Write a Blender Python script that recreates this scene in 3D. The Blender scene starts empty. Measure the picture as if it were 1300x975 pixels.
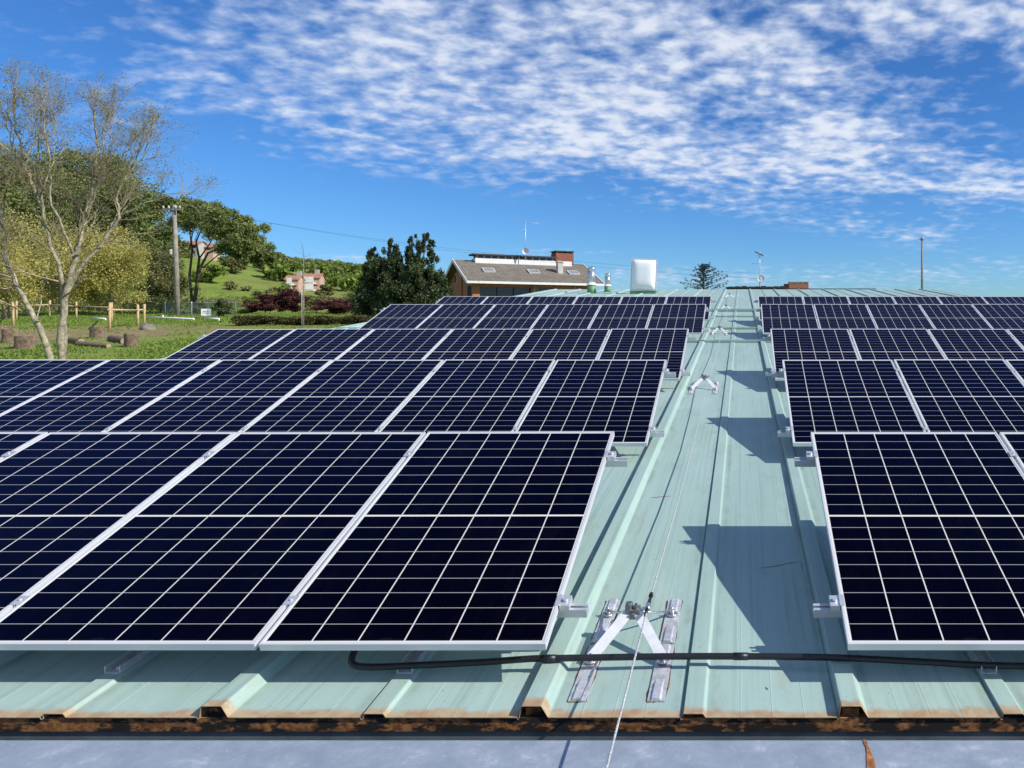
import bpy, math, random
import numpy as np
from mathutils import Vector, Matrix, Euler

random.seed(7)
RNG = np.random.default_rng(7)
sc = bpy.context.scene
COL = sc.collection
R = math.radians

# ------------------------------------------------------------------ camera
F, CX, CY = 957.0, 941.5, 400.0            # focal length and principal point for a 1300 px wide picture
cam = bpy.data.cameras.new('camera')
cam.sensor_width = 36; cam.sensor_fit = 'HORIZONTAL'
cam.lens = F / 1300 * 36
cam.shift_x = (650 - CX) / 1300
cam.shift_y = (CY - 487.5) / 1300
cam.clip_start = 0.05; cam.clip_end = 6000
camo = bpy.data.objects.new('camera', cam); COL.objects.link(camo)
camo.location = (0, 0, 0); camo.rotation_euler = (R(90), 0, 0)
sc.camera = camo

# ------------------------------------------------------------------ light
SUN = Vector((0.804, -0.179, 0.627)).normalized()
SUN_EL = math.asin(SUN.z); SUN_AZ = math.atan2(SUN.x, SUN.y)
sun = bpy.data.lights.new('sun', 'SUN'); sun.energy = 4.3; sun.angle = R(0.5); sun.color = (1.0, 0.94, 0.86)
suno = bpy.data.objects.new('sun', sun); COL.objects.link(suno)
suno.rotation_euler = SUN.to_track_quat('Z', 'Y').to_euler(); suno.location = (20, -5, 20)
sc.view_settings.view_transform = 'Standard'; sc.view_settings.look = 'None'
sc.view_settings.exposure = 0.36; sc.view_settings.gamma = 1.0
sc.view_settings.use_curve_mapping = False
SKY_STRENGTH = 0.115


class NT:
    """small helper to wire shader nodes"""
    def __init__(s, tree):
        s.t = tree; s.n = tree.nodes; s.l = tree.links
    def node(s, typ, **kw):
        nd = s.n.new(typ)
        for k, v in kw.items():
            setattr(nd, k, v)
        return nd
    def put(s, sock, val):
        if isinstance(val, bpy.types.NodeSocket):
            s.l.new(val, sock)
        elif val is not None:
            sock.default_value = val
    def m(s, op, a, b=None, c=None, clamp=False):
        nd = s.n.new('ShaderNodeMath'); nd.operation = op; nd.use_clamp = clamp
        s.put(nd.inputs[0], a)
        if b is not None: s.put(nd.inputs[1], b)
        if c is not None: s.put(nd.inputs[2], c)
        return nd.outputs[0]
    def mix(s, fac, a, b, blend='MIX'):
        nd = s.n.new('ShaderNodeMix'); nd.data_type = 'RGBA'; nd.blend_type = blend
        s.put(nd.inputs[0], fac); s.put(nd.inputs[6], a); s.put(nd.inputs[7], b)
        return nd.outputs[2]
    def ramp(s, fac, stops):
        nd = s.n.new('ShaderNodeValToRGB'); e = nd.color_ramp.elements
        while len(e) < len(stops): e.new(0.5)
        for el, (p, c) in zip(e, stops):
            el.position = p; el.color = c if len(c) == 4 else (*c, 1)
        s.put(nd.inputs[0], fac)
        return nd.outputs[0]
    def rng(s, v, a, b, c=0.0, d=1.0, smooth=True):
        nd = s.n.new('ShaderNodeMapRange'); nd.clamp = True
        if smooth: nd.interpolation_type = 'SMOOTHSTEP'
        s.put(nd.inputs[0], v)
        for i, q in enumerate((a, b, c, d)): nd.inputs[i + 1].default_value = q
        return nd.outputs[0]
    def noise(s, vec, scale, detail=3, rough=0.55, dist=0.0):
        nd = s.n.new('ShaderNodeTexNoise')
        s.put(nd.inputs['Vector'], vec); nd.inputs['Scale'].default_value = scale
        nd.inputs['Detail'].default_value = detail; nd.inputs['Roughness'].default_value = rough
        nd.inputs['Distortion'].default_value = dist
        return nd.outputs[0]
    def scale(s, vec, x, y, z):
        nd = s.n.new('ShaderNodeMapping'); s.put(nd.inputs[0], vec); nd.inputs['Scale'].default_value = (x, y, z)
        return nd.outputs[0]


# ------------------------------------------------------------------ sky
world = bpy.data.worlds.new('World'); sc.world = world; world.use_nodes = True
wt = NT(world.node_tree); wt.n.clear()
sky = wt.node('ShaderNodeTexSky', sky_type='NISHITA')
sky.sun_disc = False; sky.sun_elevation = SUN_EL; sky.sun_rotation = SUN_AZ
sky.altitude = 600; sky.air_density = 1.0; sky.dust_density = 0.3; sky.ozone_density = 4.0
tc = wt.node('ShaderNodeTexCoord'); sep = wt.node('ShaderNodeSeparateXYZ'); wt.l.new(tc.outputs['Generated'], sep.inputs[0])
dx, dy, dz = sep.outputs
yq = wt.m('MAXIMUM', dy, 0.12)
ua = wt.m('DIVIDE', dx, yq); ea = wt.m('DIVIDE', dz, yq)       # tangent of bearing and of height, looking north
BANKS = [  # cloud banks: bearing / height of the middle, half sizes, tilt, weight
    (650, 60, 300, 110, 8, 1.0), (830, 150, 260, 68, 13, 0.85), (1070, 180, 185, 42, 10, 0.85),
    (1215, 225, 95, 24, 8, 0.95), (1170, 5, 270, 55, 10, 1.15), (980, 72, 165, 19, 14, 1.15),
    (270, 80, 280, 75, 5, 0.40), (500, 175, 300, 38, 4, 0.30), (1140, 290, 90, 17, 8, 0.55), (920, 205, 70, 12, 0, 0.4),
    (1180, 350, 330, 17, -2, 0.55), (640, 321, 190, 5, -1, 0.33), (830, 350, 130, 11, 0, 0.36),
    (870, 262, 60, 6, 3, 0.35), (470, 338, 120, 10, 2, 0.35)]
cov = None
for (bx, by, rx, ry, rot, w) in BANKS:
    u0, e0 = (bx - CX) / F, (CY - by) / F
    c_, s_ = math.cos(R(-rot)), math.sin(R(-rot))
    du = wt.m('SUBTRACT', ua, u0); de = wt.m('SUBTRACT', ea, e0)
    p = wt.m('MULTIPLY_ADD', du, c_ * F / rx, wt.m('MULTIPLY', de, s_ * F / rx))
    q = wt.m('MULTIPLY_ADD', de, c_ * F / ry, wt.m('MULTIPLY', du, -s_ * F / ry))
    g = wt.m('EXPONENT', wt.m('MULTIPLY', wt.m('ADD', wt.m('MULTIPLY', p, p), wt.m('MULTIPLY', q, q)), -0.8))
    cov = wt.m('MULTIPLY', g, w) if cov is None else wt.m('MULTIPLY_ADD', g, w, cov)
front = wt.rng(dy, 0.12, 0.3)
cov = wt.m('ADD', wt.m('MULTIPLY', cov, front), wt.m('MULTIPLY', wt.m('SUBTRACT', 1.0, front), 0.82))  # unseen cloud outside the view, thickened to lift the ambient light
zq = wt.m('ADD', wt.m('MAXIMUM', dz, 0.0), 0.20)
comb = wt.node('ShaderNodeCombineXYZ')
wt.l.new(wt.m('DIVIDE', dx, zq), comb.inputs[0]); wt.l.new(wt.m('DIVIDE', dy, zq), comb.inputs[1])
pl = comb.outputs[0]
n1 = wt.noise(wt.scale(pl, 1.0, 1.1, 1), 15.0, 3.5, 0.5, 0.15)
n2 = wt.noise(pl, 2.6, 3, 0.55, 0.6)
n3 = wt.noise(wt.scale(pl, 0.6, 1.8, 1), 5.0, 5, 0.6, 0.5)
nn = wt.m('ADD', wt.m('ADD', wt.m('MULTIPLY', wt.m('SUBTRACT', n1, 0.5), 2.1), wt.m('MULTIPLY', wt.m('SUBTRACT', n2, 0.5), 1.7)),
          wt.m('MULTIPLY', wt.m('SUBTRACT', n3, 0.5), 0.7))
cov1 = wt.m('MINIMUM', wt.m('MULTIPLY', cov, 0.84), 0.86)
gate = wt.rng(cov, 0.02, 0.3)
d0 = wt.m('ADD', cov1, wt.m('MULTIPLY', nn, wt.m('MULTIPLY_ADD', gate, 0.75, 0.25)))
dens = wt.m('MULTIPLY', wt.rng(d0, 0.14, 1.42), gate)
dens = wt.m('POWER', dens, 0.85)
dens = wt.m('MULTIPLY', dens, 0.92)
hs = wt.node('ShaderNodeHueSaturation'); hs.inputs['Saturation'].default_value = 1.12; hs.inputs['Value'].default_value = 1.0
wt.l.new(sky.outputs[0], hs.inputs['Color'])
ccol = wt.mix(wt.rng(dens, 0.3, 1.0), (3.9, 4.7, 6.2, 1), (5.6, 5.95, 6.6, 1))
blue = wt.mix(1.0, hs.outputs[0], (0.40, 0.64, 0.90, 1), 'MULTIPLY')
fin = wt.mix(dens, blue, ccol)
bg = wt.node('ShaderNodeBackground'); wt.l.new(fin, bg.inputs[0]); bg.inputs[1].default_value = SKY_STRENGTH
wo = wt.node('ShaderNodeOutputWorld'); wt.l.new(bg.outputs[0], wo.inputs[0])


# ------------------------------------------------------------------ helpers
def at(px, py, Y):
    return Vector(((px - CX) / F * Y, Y, (CY - py) / F * Y))

def tag(o, label=None, cat=None, group=None, kind=None):
    if label: o['label'] = label
    if cat: o['category'] = cat
    if group: o['group'] = group
    if kind: o['kind'] = kind
    return o

def empty(name, loc, rz=0.0, **kw):
    o = bpy.data.objects.new(name, None); COL.objects.link(o); o.empty_display_size = 0.2
    o.location = loc; o.rotation_euler = (0, 0, rz)
    return tag(o, **kw)

def link_mesh(name, me, mats, parent=None, loc=(0, 0, 0), rot=(0, 0, 0)):
    o = bpy.data.objects.new(name, me); COL.objects.link(o)
    if mats and not me.materials:
        for m_ in (mats if isinstance(mats, (list, tuple)) else [mats]): me.materials.append(m_)
    o.parent = parent; o.location = loc; o.rotation_euler = rot
    return o

def copy_tree(o, parent=None):
    c = o.copy(); COL.objects.link(c); c.parent = parent
    for ch in list(o.children): copy_tree(ch, c)
    return c


class MB:
    def __init__(s): s.v = []; s.f = []; s.sm = []; s.mi = []
    def add(s, vs, fs, smooth=False, mi=0):
        b = len(s.v); s.v += [tuple(x) for x in vs]
        for f in fs: s.f.append(tuple(i + b for i in f)); s.sm.append(smooth); s.mi.append(mi)
    def box(s, x0, y0, z0, x1, y1, z1, M=None, mi=0):
        vs = [Vector((x, y, z)) for z in (z0, z1) for y in (y0, y1) for x in (x0, x1)]
        if M is not None: vs = [M @ v for v in vs]
        s.add(vs, [(0, 2, 3, 1), (4, 5, 7, 6), (0, 1, 5, 4), (2, 6, 7, 3), (0, 4, 6, 2), (1, 3, 7, 5)], mi=mi)
    def bar(s, a, b, w, h, up=(0, 0, 1)):
        a = Vector(a); b = Vector(b); d = b - a; L = d.length; d.normalize()
        sx = d.cross(Vector(up)); sx.normalize(); uz = sx.cross(d)
        M = Matrix((sx, d, uz)).transposed().to_4x4(); M.translation = a
        s.box(-w / 2, 0, -h / 2, w / 2, L, h / 2, M)
    def tube(s, pts, rad, n=8, smooth=True, cap=True):
        pts = [Vector(p) for p in pts]; k = len(pts)
        if not isinstance(rad, (list, tuple)): rad = [rad] * k
        b = len(s.v); up = None
        for i, p in enumerate(pts):
            t = (pts[min(i + 1, k - 1)] - pts[max(i - 1, 0)])
            if t.length < 1e-9: t = Vector((0, 0, 1))
            t.normalize()
            if up is None: up = Vector((0, 0, 1)) if abs(t.z) < 0.9 else Vector((1, 0, 0))
            x = t.cross(up)
            if x.length < 1e-6: x = t.orthogonal()
            x.normalize(); y = x.cross(t); up = y
            y = t.cross(x) * -1
            for j in range(n):
                a = 2 * math.pi * j / n
                s.v.append(tuple(p + x * (math.cos(a) * rad[i]) + y * (math.sin(a) * rad[i])))
        for i in range(k - 1):
            for j in range(n):
                s.f.append((b + i * n + j, b + i * n + (j + 1) % n, b + (i + 1) * n + (j + 1) % n, b + (i + 1) * n + j)); s.sm.append(smooth); s.mi.append(0)
        if cap:
            s.f.append(tuple(b + j for j in reversed(range(n)))); s.sm.append(False); s.mi.append(0)
            s.f.append(tuple(b + (k - 1) * n + j for j in range(n))); s.sm.append(False); s.mi.append(0)
    def mesh(s, name):
        me = bpy.data.meshes.new(name); me.from_pydata(s.v, [], s.f); me.update()
        me.polygons.foreach_set('use_smooth', s.sm); me.polygons.foreach_set('material_index', s.mi)
        return me
    def build(s, name, mat, parent=None, loc=(0, 0, 0), rot=(0, 0, 0), bevel=0):
        o = link_mesh(name, s.mesh(name), mat, parent, loc, rot)
        if bevel:
            bv = o.modifiers.new('bevel', 'BEVEL'); bv.width = bevel; bv.segments = 2; bv.limit_method = 'ANGLE'
        return o


def quads_mesh(name, V, mats, rnd=None):
    """V: (n,4,3) array of quads"""
    n = len(V); me = bpy.data.meshes.new(name)
    me.vertices.add(n * 4); me.vertices.foreach_set('co', np.ascontiguousarray(V, dtype=np.float32).ravel())
    me.loops.add(n * 4); me.loops.foreach_set('vertex_index', np.arange(n * 4, dtype=np.int32))
    me.polygons.add(n); me.polygons.foreach_set('loop_start', np.arange(0, n * 4, 4, dtype=np.int32))
    me.polygons.foreach_set('loop_total', np.full(n, 4, dtype=np.int32))
    me.update(calc_edges=True)
    if rnd is not None:
        a = me.attributes.new('rnd', 'FLOAT', 'FACE'); a.data.foreach_set('value', np.asarray(rnd, dtype=np.float32))
    me.materials.append(mats)
    return me


def leaf_quads(clumps, size, aspect=0.6, flat=0.0, shell=0.5):
    """clumps: list of (centre, (rx,ry,rz), n). Random leaf quads filling the clumps, denser to the outside."""
    out = []; rn = []
    for c, r, n in clumps:
        d = RNG.normal(size=(n, 3)); d /= np.linalg.norm(d, axis=1)[:, None]
        rad = RNG.random(n) ** shell
        p = np.array(c) + d * rad[:, None] * np.array(r) * (1 + 0.18 * RNG.normal(size=(n, 1)))
        a = RNG.normal(size=(n, 3)) + d * 0.5; a[:, 2] *= (1 - flat); a /= np.linalg.norm(a, axis=1)[:, None]
        b = np.cross(a, RNG.normal(size=(n, 3))); b /= np.linalg.norm(b, axis=1)[:, None]
        s = size * (0.55 + 0.9 * RNG.random(n))[:, None]
        a = a * s; b = b * s * aspect
        out.append(np.stack([p - a * 0.5, p + b * 0.5, p + a * 0.6, p - b * 0.5], axis=1))
        k = np.clip(RNG.normal(0.5, 0.12) + RNG.normal(0, 0.2, n), 0, 1); rn.append(k)
    return np.concatenate(out), np.concatenate(rn)


# ------------------------------------------------------------------ materials
def new_mat(name):
    m_ = bpy.data.materials.new(name); m_.use_nodes = True
    t = NT(m_.node_tree); b = t.n['Principled BSDF']
    return m_, t, b

def plain(name, col, rough=0.6, metal=0.0, var=0.12, scale=6.0, bump=0.0, spec=0.5):
    m_, t, b = new_mat(name)
    co = t.node('ShaderNodeTexCoord').outputs['Object']
    n = t.noise(co, scale, 5, 0.6)
    lo = tuple(c * (1 - var) for c in col) + (1,); hi = tuple(min(1, c * (1 + var)) for c in col) + (1,)
    t.put(b.inputs['Base Color'], t.mix(t.rng(n, 0.3, 0.7), lo, hi))
    b.inputs['Roughness'].default_value = rough; b.inputs['Metallic'].default_value = metal
    b.inputs['Specular IOR Level'].default_value = spec
    if bump:
        bp = t.node('ShaderNodeBump'); bp.inputs['Strength'].default_value = bump; bp.inputs['Distance'].default_value = 0.02
        t.l.new(t.noise(co, scale * 4, 4), bp.inputs['Height']); t.l.new(bp.outputs[0], b.inputs['Normal'])
    return m_

def leaf_mat(name, c0, c1, c2, trans=0.3):
    m_, t, b = new_mat(name)
    at_ = t.node('ShaderNodeAttribute', attribute_name='rnd'); oi = t.node('ShaderNodeObjectInfo')
    fac = t.m('ADD', t.m('MULTIPLY', at_.outputs['Fac'], 0.85), t.m('MULTIPLY', oi.outputs['Random'], 0.2), clamp=True)
    col = t.ramp(fac, [(0.05, c0), (0.5, c1), (0.95, c2)])
    t.put(b.inputs['Base Color'], col); b.inputs['Roughness'].default_value = 0.55; b.inputs['Specular IOR Level'].default_value = 0.25
    tr = t.node('ShaderNodeBsdfTranslucent'); t.l.new(col, tr.inputs[0])
    mx = t.node('ShaderNodeMixShader'); mx.inputs[0].default_value = trans
    t.l.new(b.outputs[0], mx.inputs[1]); t.l.new(tr.outputs[0], mx.inputs[2])
    t.l.new(mx.outputs[0], t.n['Material Output'].inputs[0])
    return m_

M = {}
M['rust_stain'] = plain('dark_rust_stain', (0.15, 0.075, 0.04), 0.9, 0, 0.6, 50)
M['alu'] = plain('anodised_aluminium', (0.68, 0.69, 0.71), 0.38, 0.55, 0.06, 3)
M['frame'] = plain('panel_frame_aluminium', (0.74, 0.75, 0.77), 0.42, 0.35, 0.05, 2)
M['galv'] = plain('galvanised_bracket', (0.62, 0.63, 0.65), 0.42, 0.45, 0.2, 30)
M['leg'] = plain('bright_zinc_strap', (0.72, 0.73, 0.75), 0.45, 0.15, 0.08, 20)
M['rope'] = plain('bright_wire_rope', (0.6, 0.6, 0.58), 0.45, 0.4, 0.4, 90)
M['steel'] = plain('stainless_steel', (0.6, 0.6, 0.6), 0.3, 0.85, 0.15, 12)
M['dark_steel'] = plain('dark_cast_metal', (0.2, 0.21, 0.21), 0.4, 0.6, 0.3, 40)
M['black'] = plain('black_plastic', (0.012, 0.012, 0.014), 0.42, 0, 0.2, 30)
M['white'] = plain('white_paint', (0.75, 0.75, 0.73), 0.5, 0, 0.06, 4)
M['sign_white'] = plain('sign_white', (0.8, 0.8, 0.8), 0.5, 0, 0.03, 4)
M['green_paint'] = plain('green_base_paint', (0.13, 0.28, 0.13), 0.5, 0, 0.1, 6)
M['dark'] = plain('dark_parts_and_shade', (0.02, 0.02, 0.02), 0.8, 0, 0.2, 6)  # near-black of scuffs and window frames; painted shade in the doorway
M['slate'] = plain('dark_slate_fascia', (0.15, 0.18, 0.185), 0.6, 0.0, 0.3, 5)
M['wall'] = plain('grey_render', (0.4, 0.39, 0.36), 0.85, 0, 0.1, 1.2)
M['bark_grey'] = plain('pale_bark', (0.31, 0.275, 0.19), 0.9, 0, 0.5, 9, 0.5)
M['twig'] = plain('twig_bark', (0.30, 0.25, 0.15), 0.9, 0, 0.3, 4)
M['bark_dark'] = plain('dark_pine_bark', (0.10, 0.075, 0.055), 0.95, 0, 0.4, 6, 0.5)
M['wood_new'] = plain('fresh_pine_wood', (0.50, 0.36, 0.19), 0.75, 0, 0.2, 5)
M['stump_bark'] = plain('log_bark', (0.16, 0.115, 0.075), 0.95, 0, 0.45, 8, 0.6)
M['stump_top'] = plain('cut_log_end', (0.33, 0.25, 0.165), 0.85, 0, 0.3, 14)
M['pole'] = plain('weathered_pole_wood', (0.26, 0.235, 0.20), 0.9, 0, 0.25, 3)
M['rock'] = plain('grey_rock', (0.2, 0.18, 0.15), 0.95, 0, 0.3, 5, 0.4)
M['concrete'] = plain('pale_concrete', (0.5, 0.48, 0.45), 0.85, 0, 0.12, 2)
M['glass'] = plain('dark_window_glass', (0.02, 0.022, 0.025), 0.08, 0, 0.2, 1)
M['skylight_glass'] = plain('roof_window_glass', (0.25, 0.28, 0.31), 0.12, 0, 0.2, 1)
M['dome'] = plain('white_acrylic_dome', (0.83, 0.84, 0.84), 0.25, 0, 0.03, 1)
M['green_post'] = plain('green_post_paint', (0.10, 0.22, 0.17), 0.5, 0, 0.1, 4)
M['text'] = plain('sign_lettering_green', (0.08, 0.25, 0.10), 0.6, 0, 0.1, 4)
M['dark_tile'] = plain('dark_brown_roofing', (0.055, 0.045, 0.04), 0.8, 0, 0.3, 3)
M['brass'] = plain('red_yagi_plastic', (0.25, 0.06, 0.05), 0.5, 0, 0.1, 4)
M['yellow_wire'] = plain('yellow_green_wire', (0.35, 0.36, 0.06), 0.5, 0, 0.1, 6)

M['lf_pine'] = leaf_mat('pine_needles', (0.045, 0.065, 0.02), (0.125, 0.165, 0.045), (0.27, 0.30, 0.085), 0.15)
M['lf_dark'] = leaf_mat('dark_evergreen_leaves', (0.016, 0.028, 0.012), (0.055, 0.08, 0.03), (0.16, 0.20, 0.07), 0.15)
M['lf_willow'] = leaf_mat('yellow_green_spring_leaves', (0.27, 0.26, 0.065), (0.47, 0.435, 0.12), (0.62, 0.56, 0.21), 0.35)
M['lf_spring'] = leaf_mat('fresh_green_leaves', (0.09, 0.14, 0.025), (0.20, 0.28, 0.05), (0.34, 0.40, 0.09), 0.35)
M['lf_olive'] = leaf_mat('olive_green_leaves', (0.09, 0.10, 0.035), (0.19, 0.20, 0.07), (0.31, 0.29, 0.12), 0.3)
M['lf_purple'] = leaf_mat('purple_plum_leaves', (0.04, 0.014, 0.015), (0.10, 0.034, 0.034), (0.18, 0.075, 0.06), 0.3)
M['lf_hedge'] = leaf_mat('hedge_leaves', (0.035, 0.03, 0.012), (0.08, 0.075, 0.022), (0.14, 0.14, 0.04), 0.2)
M['lf_bud'] = leaf_mat('pale_buds', (0.15, 0.14, 0.05), (0.26, 0.24, 0.09), (0.36, 0.33, 0.14), 0.3)
M['lf_grass'] = leaf_mat('grass_blades', (0.11, 0.18, 0.025), (0.18, 0.27, 0.04), (0.30, 0.36, 0.08), 0.35)
M['lf_cedar'] = leaf_mat('blue_green_needles', (0.02, 0.03, 0.02), (0.045, 0.06, 0.035), (0.08, 0.10, 0.055), 0.12)


def cell_material():
    m_, t, b = new_mat('solar_cells_under_glass')
    co = t.node('ShaderNodeTexCoord').outputs['Object']
    sp = t.node('ShaderNodeSeparateXYZ'); t.l.new(co, sp.inputs[0]); x, y = sp.outputs[0], sp.outputs[1]
    px, py = 0.1838, 0.0930
    u = t.m('DIVIDE', t.m('ADD', x, 3 * px), px)
    ay = t.m('ABSOLUTE', y)
    v = t.m('DIVIDE', t.m('SUBTRACT', ay, 0.0045), py)
    def line(w, pitch, c):
        fr = t.m('SUBTRACT', c, t.m('FLOOR', c))
        d = t.m('SUBTRACT', 0.5, t.m('ABSOLUTE', t.m('SUBTRACT', fr, 0.5)))
        return t.m('LESS_THAN', d, w / 2 / pitch)
    lv = line(0.0056, px, u); lh = line(0.0034, py, v)
    mid = t.m('LESS_THAN', ay, 0.0068)
    edge = t.m('MAXIMUM', t.m('GREATER_THAN', t.m('ABSOLUTE', x), 0.5505), t.m('GREATER_THAN', ay, 0.8410))
    strong = t.m('MAXIMUM', t.m('MAXIMUM', lv, mid), edge)
    # fine busbars
    ub = t.m('MULTIPLY', u, 10.0)
    bb = t.m('MULTIPLY', line(0.0011, px / 10, t.m('ADD', ub, 0.5)), 0.008)
    cell = t.node('ShaderNodeCombineXYZ'); t.l.new(t.m('FLOOR', u), cell.inputs[0]); t.l.new(t.m('FLOOR', t.m('DIVIDE', y, py)), cell.inputs[1])
    oi = t.node('ShaderNodeObjectInfo'); t.l.new(t.m('MULTIPLY', oi.outputs['Random'], 50.0), cell.inputs[2])
    wn = t.node('ShaderNodeTexWhiteNoise'); t.l.new(cell.outputs[0], wn.inputs['Vector'])
    base = t.mix(t.m('ADD', t.m('MULTIPLY', wn.outputs['Value'], 0.6), t.m('MULTIPLY', oi.outputs['Random'], 0.4)), (0.0003, 0.0003, 0.0024, 1), (0.0006, 0.0006, 0.0048, 1))
    lw = t.node('ShaderNodeLayerWeight'); lw.inputs['Blend'].default_value = 0.5   # coating's blue sheen at a slant, painted into the base colour
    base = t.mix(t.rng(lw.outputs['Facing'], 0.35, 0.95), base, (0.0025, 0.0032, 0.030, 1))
    base = t.mix(bb, base, (0.20, 0.21, 0.25, 1))
    base = t.mix(t.m('MULTIPLY', lh, 0.66), base, (0.50, 0.50, 0.49, 1))
    base = t.mix(strong, base, (0.62, 0.61, 0.57, 1))
    # thin dust film, heavier along the lower frame where rain leaves it
    dn = t.noise(t.scale(co, 3.0, 1.0, 1), 2.6, 5, 0.65)
    film = t.m('MULTIPLY', t.rng(dn, 0.45, 0.8), 0.004)
    low = t.m('MULTIPLY', t.rng(t.m('MULTIPLY_ADD', dn, 0.05, y), -0.80, -0.845), 0.05)
    base = t.mix(t.m('ADD', film, low), base, (0.5, 0.47, 0.42, 1))
    t.put(b.inputs['Base Color'], base)
    t.put(b.inputs['Roughness'], t.m('MULTIPLY_ADD', t.rng(dn, 0.3, 0.8), 0.08, 0.07))
    b.inputs['IOR'].default_value = 1.14; b.inputs['Specular IOR Level'].default_value = 0.5
    return m_
M['cells'] = cell_material()
M['backsheet'] = plain('white_backsheet', (0.6, 0.6, 0.6), 0.6, 0, 0.03, 2)


def roof_material():
    m_, t, b = new_mat('pale_green_painted_metal')
    co = t.node('ShaderNodeTexCoord').outputs['Object']
    sp = t.node('ShaderNodeSeparateXYZ'); t.l.new(co, sp.inputs[0]); y = sp.outputs[1]
    big = t.noise(t.scale(co, 1.0, 0.35, 1), 0.9, 5, 0.6)
    streak = t.noise(t.scale(co, 40.0, 0.5, 1), 1.0, 4, 0.65)
    spot = t.noise(co, 14.0, 5, 0.7)
    col = t.mix(t.rng(big, 0.3, 0.72), (0.295, 0.42, 0.38, 1), (0.355, 0.485, 0.44, 1))
    col = t.mix(t.m('MULTIPLY', t.rng(streak, 0.46, 0.72), 0.5), col, (0.20, 0.30, 0.265, 1))
    col = t.mix(t.m('MULTIPLY', t.rng(spot, 0.55, 0.8), 0.25), col, (0.41, 0.51, 0.44, 1))
    # yellowish dirt films and small specks
    dirt = t.noise(t.scale(co, 3.0, 0.8, 1), 2.2, 6, 0.7)
    col = t.mix(t.m('MULTIPLY', t.rng(dirt, 0.52, 0.74), 0.34), col, (0.26, 0.27, 0.18, 1))
    # grime washed into the channels beside the ribs, and chalky run-off patches
    fx = t.m('FRACT', t.m('DIVIDE', t.m('ADD', sp.outputs[0], 0.182 + 0.5945 * 40), 0.5945))
    dch = t.m('MINIMUM', t.m('ABSOLUTE', t.m('SUBTRACT', fx, 0.13)), t.m('ABSOLUTE', t.m('SUBTRACT', fx, 0.885)))
    gr = t.m('MULTIPLY', t.rng(dch, 0.055, 0.0), t.rng(t.noise(t.scale(co, 2.0, 0.9, 1), 3.0, 6, 0.7), 0.40, 0.66))
    col = t.mix(t.m('MULTIPLY', gr, 0.42), col, (0.16, 0.185, 0.14, 1))
    ck = t.noise(t.scale(co, 1.6, 0.5, 1), 1.7, 7, 0.72)
    col = t.mix(t.m('MULTIPLY', t.rng(ck, 0.52, 0.66), 0.30), col, (0.44, 0.53, 0.49, 1))
    sp2 = t.noise(co, 60.0, 2, 0.5)
    col = t.mix(t.m('MULTIPLY', t.rng(sp2, 0.70, 0.76), 0.6), col, (0.10, 0.12, 0.09, 1))
    # a few rust scars
    rs = t.noise(t.scale(co, 1.0, 4.0, 1), 3.3, 3, 0.6)
    col = t.mix(t.m('MULTIPLY', t.rng(rs, 0.765, 0.80), 0.8), col, (0.22, 0.10, 0.04, 1))
    # rusty cut edge along the eave
    en = t.noise(t.scale(co, 1.0, 1.0, 1), 9.0, 5, 0.7)
    edge = t.rng(t.m('MULTIPLY_ADD', en, -0.11, y), 2.808, 2.768)
    col = t.mix(t.m('MULTIPLY', edge, 0.85), col, t.mix(t.rng(spot, 0.35, 0.65), (0.36, 0.19, 0.075, 1), (0.45, 0.33, 0.19, 1)))
    t.put(b.inputs['Base Color'], col)
    b.inputs['Roughness'].default_value = 0.5; b.inputs['Specular IOR Level'].default_value = 0.4
    bp = t.node('ShaderNodeBump'); bp.inputs['Strength'].default_value = 0.25; bp.inputs['Distance'].default_value = 0.01
    t.l.new(t.noise(t.scale(co, 1.0, 0.6, 1), 5.0, 3), bp.inputs['Height']); t.l.new(bp.outputs[0], b.inputs['Normal'])
    return m_
M['roof'] = roof_material()


def rust_material():
    m_, t, b = new_mat('rusty_black_edge')
    co = t.node('ShaderNodeTexCoord').outputs['Object']
    n = t.noise(t.scale(co, 1.0, 1.0, 2.6), 8.0, 6, 0.68, 0.1); n2 = t.noise(co, 45, 4, 0.7)
    col = t.mix(t.rng(n, 0.48, 0.57), (0.014, 0.011, 0.009, 1), t.mix(t.rng(n2, 0.35, 0.65), (0.17, 0.06, 0.018, 1), (0.42, 0.19, 0.06, 1)))
    t.put(b.inputs['Base Color'], col); b.inputs['Roughness'].default_value = 0.9
    return m_
M['rust'] = rust_material()


def galv_sheet_material():
    m_, t, b = new_mat('galvanised_sheet')
    co = t.node('ShaderNodeTexCoord').outputs['Object']
    n = t.noise(co, 7.0, 8, 0.75, 0.2); n2 = t.noise(t.scale(co, 1, 1, 1), 55, 4, 0.7)
    col = t.mix(t.rng(n, 0.35, 0.68), (0.25, 0.30, 0.365, 1), (0.335, 0.385, 0.445, 1))
    col = t.mix(t.m('MULTIPLY', t.rng(n, 0.58, 0.70), 0.5), col, (0.60, 0.63, 0.67, 1))
    col = t.mix(t.m('MULTIPLY', t.rng(n2, 0.60, 0.70), 0.45), col, (0.55, 0.56, 0.60, 1))
    t.put(b.inputs['Base Color'], col)
    t.put(b.inputs['Roughness'], t.m('MULTIPLY_ADD', n, 0.3, 0.38)); b.inputs['Metallic'].default_value = 0.15
    return m_
M['galv_sheet'] = galv_sheet_material()


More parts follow.
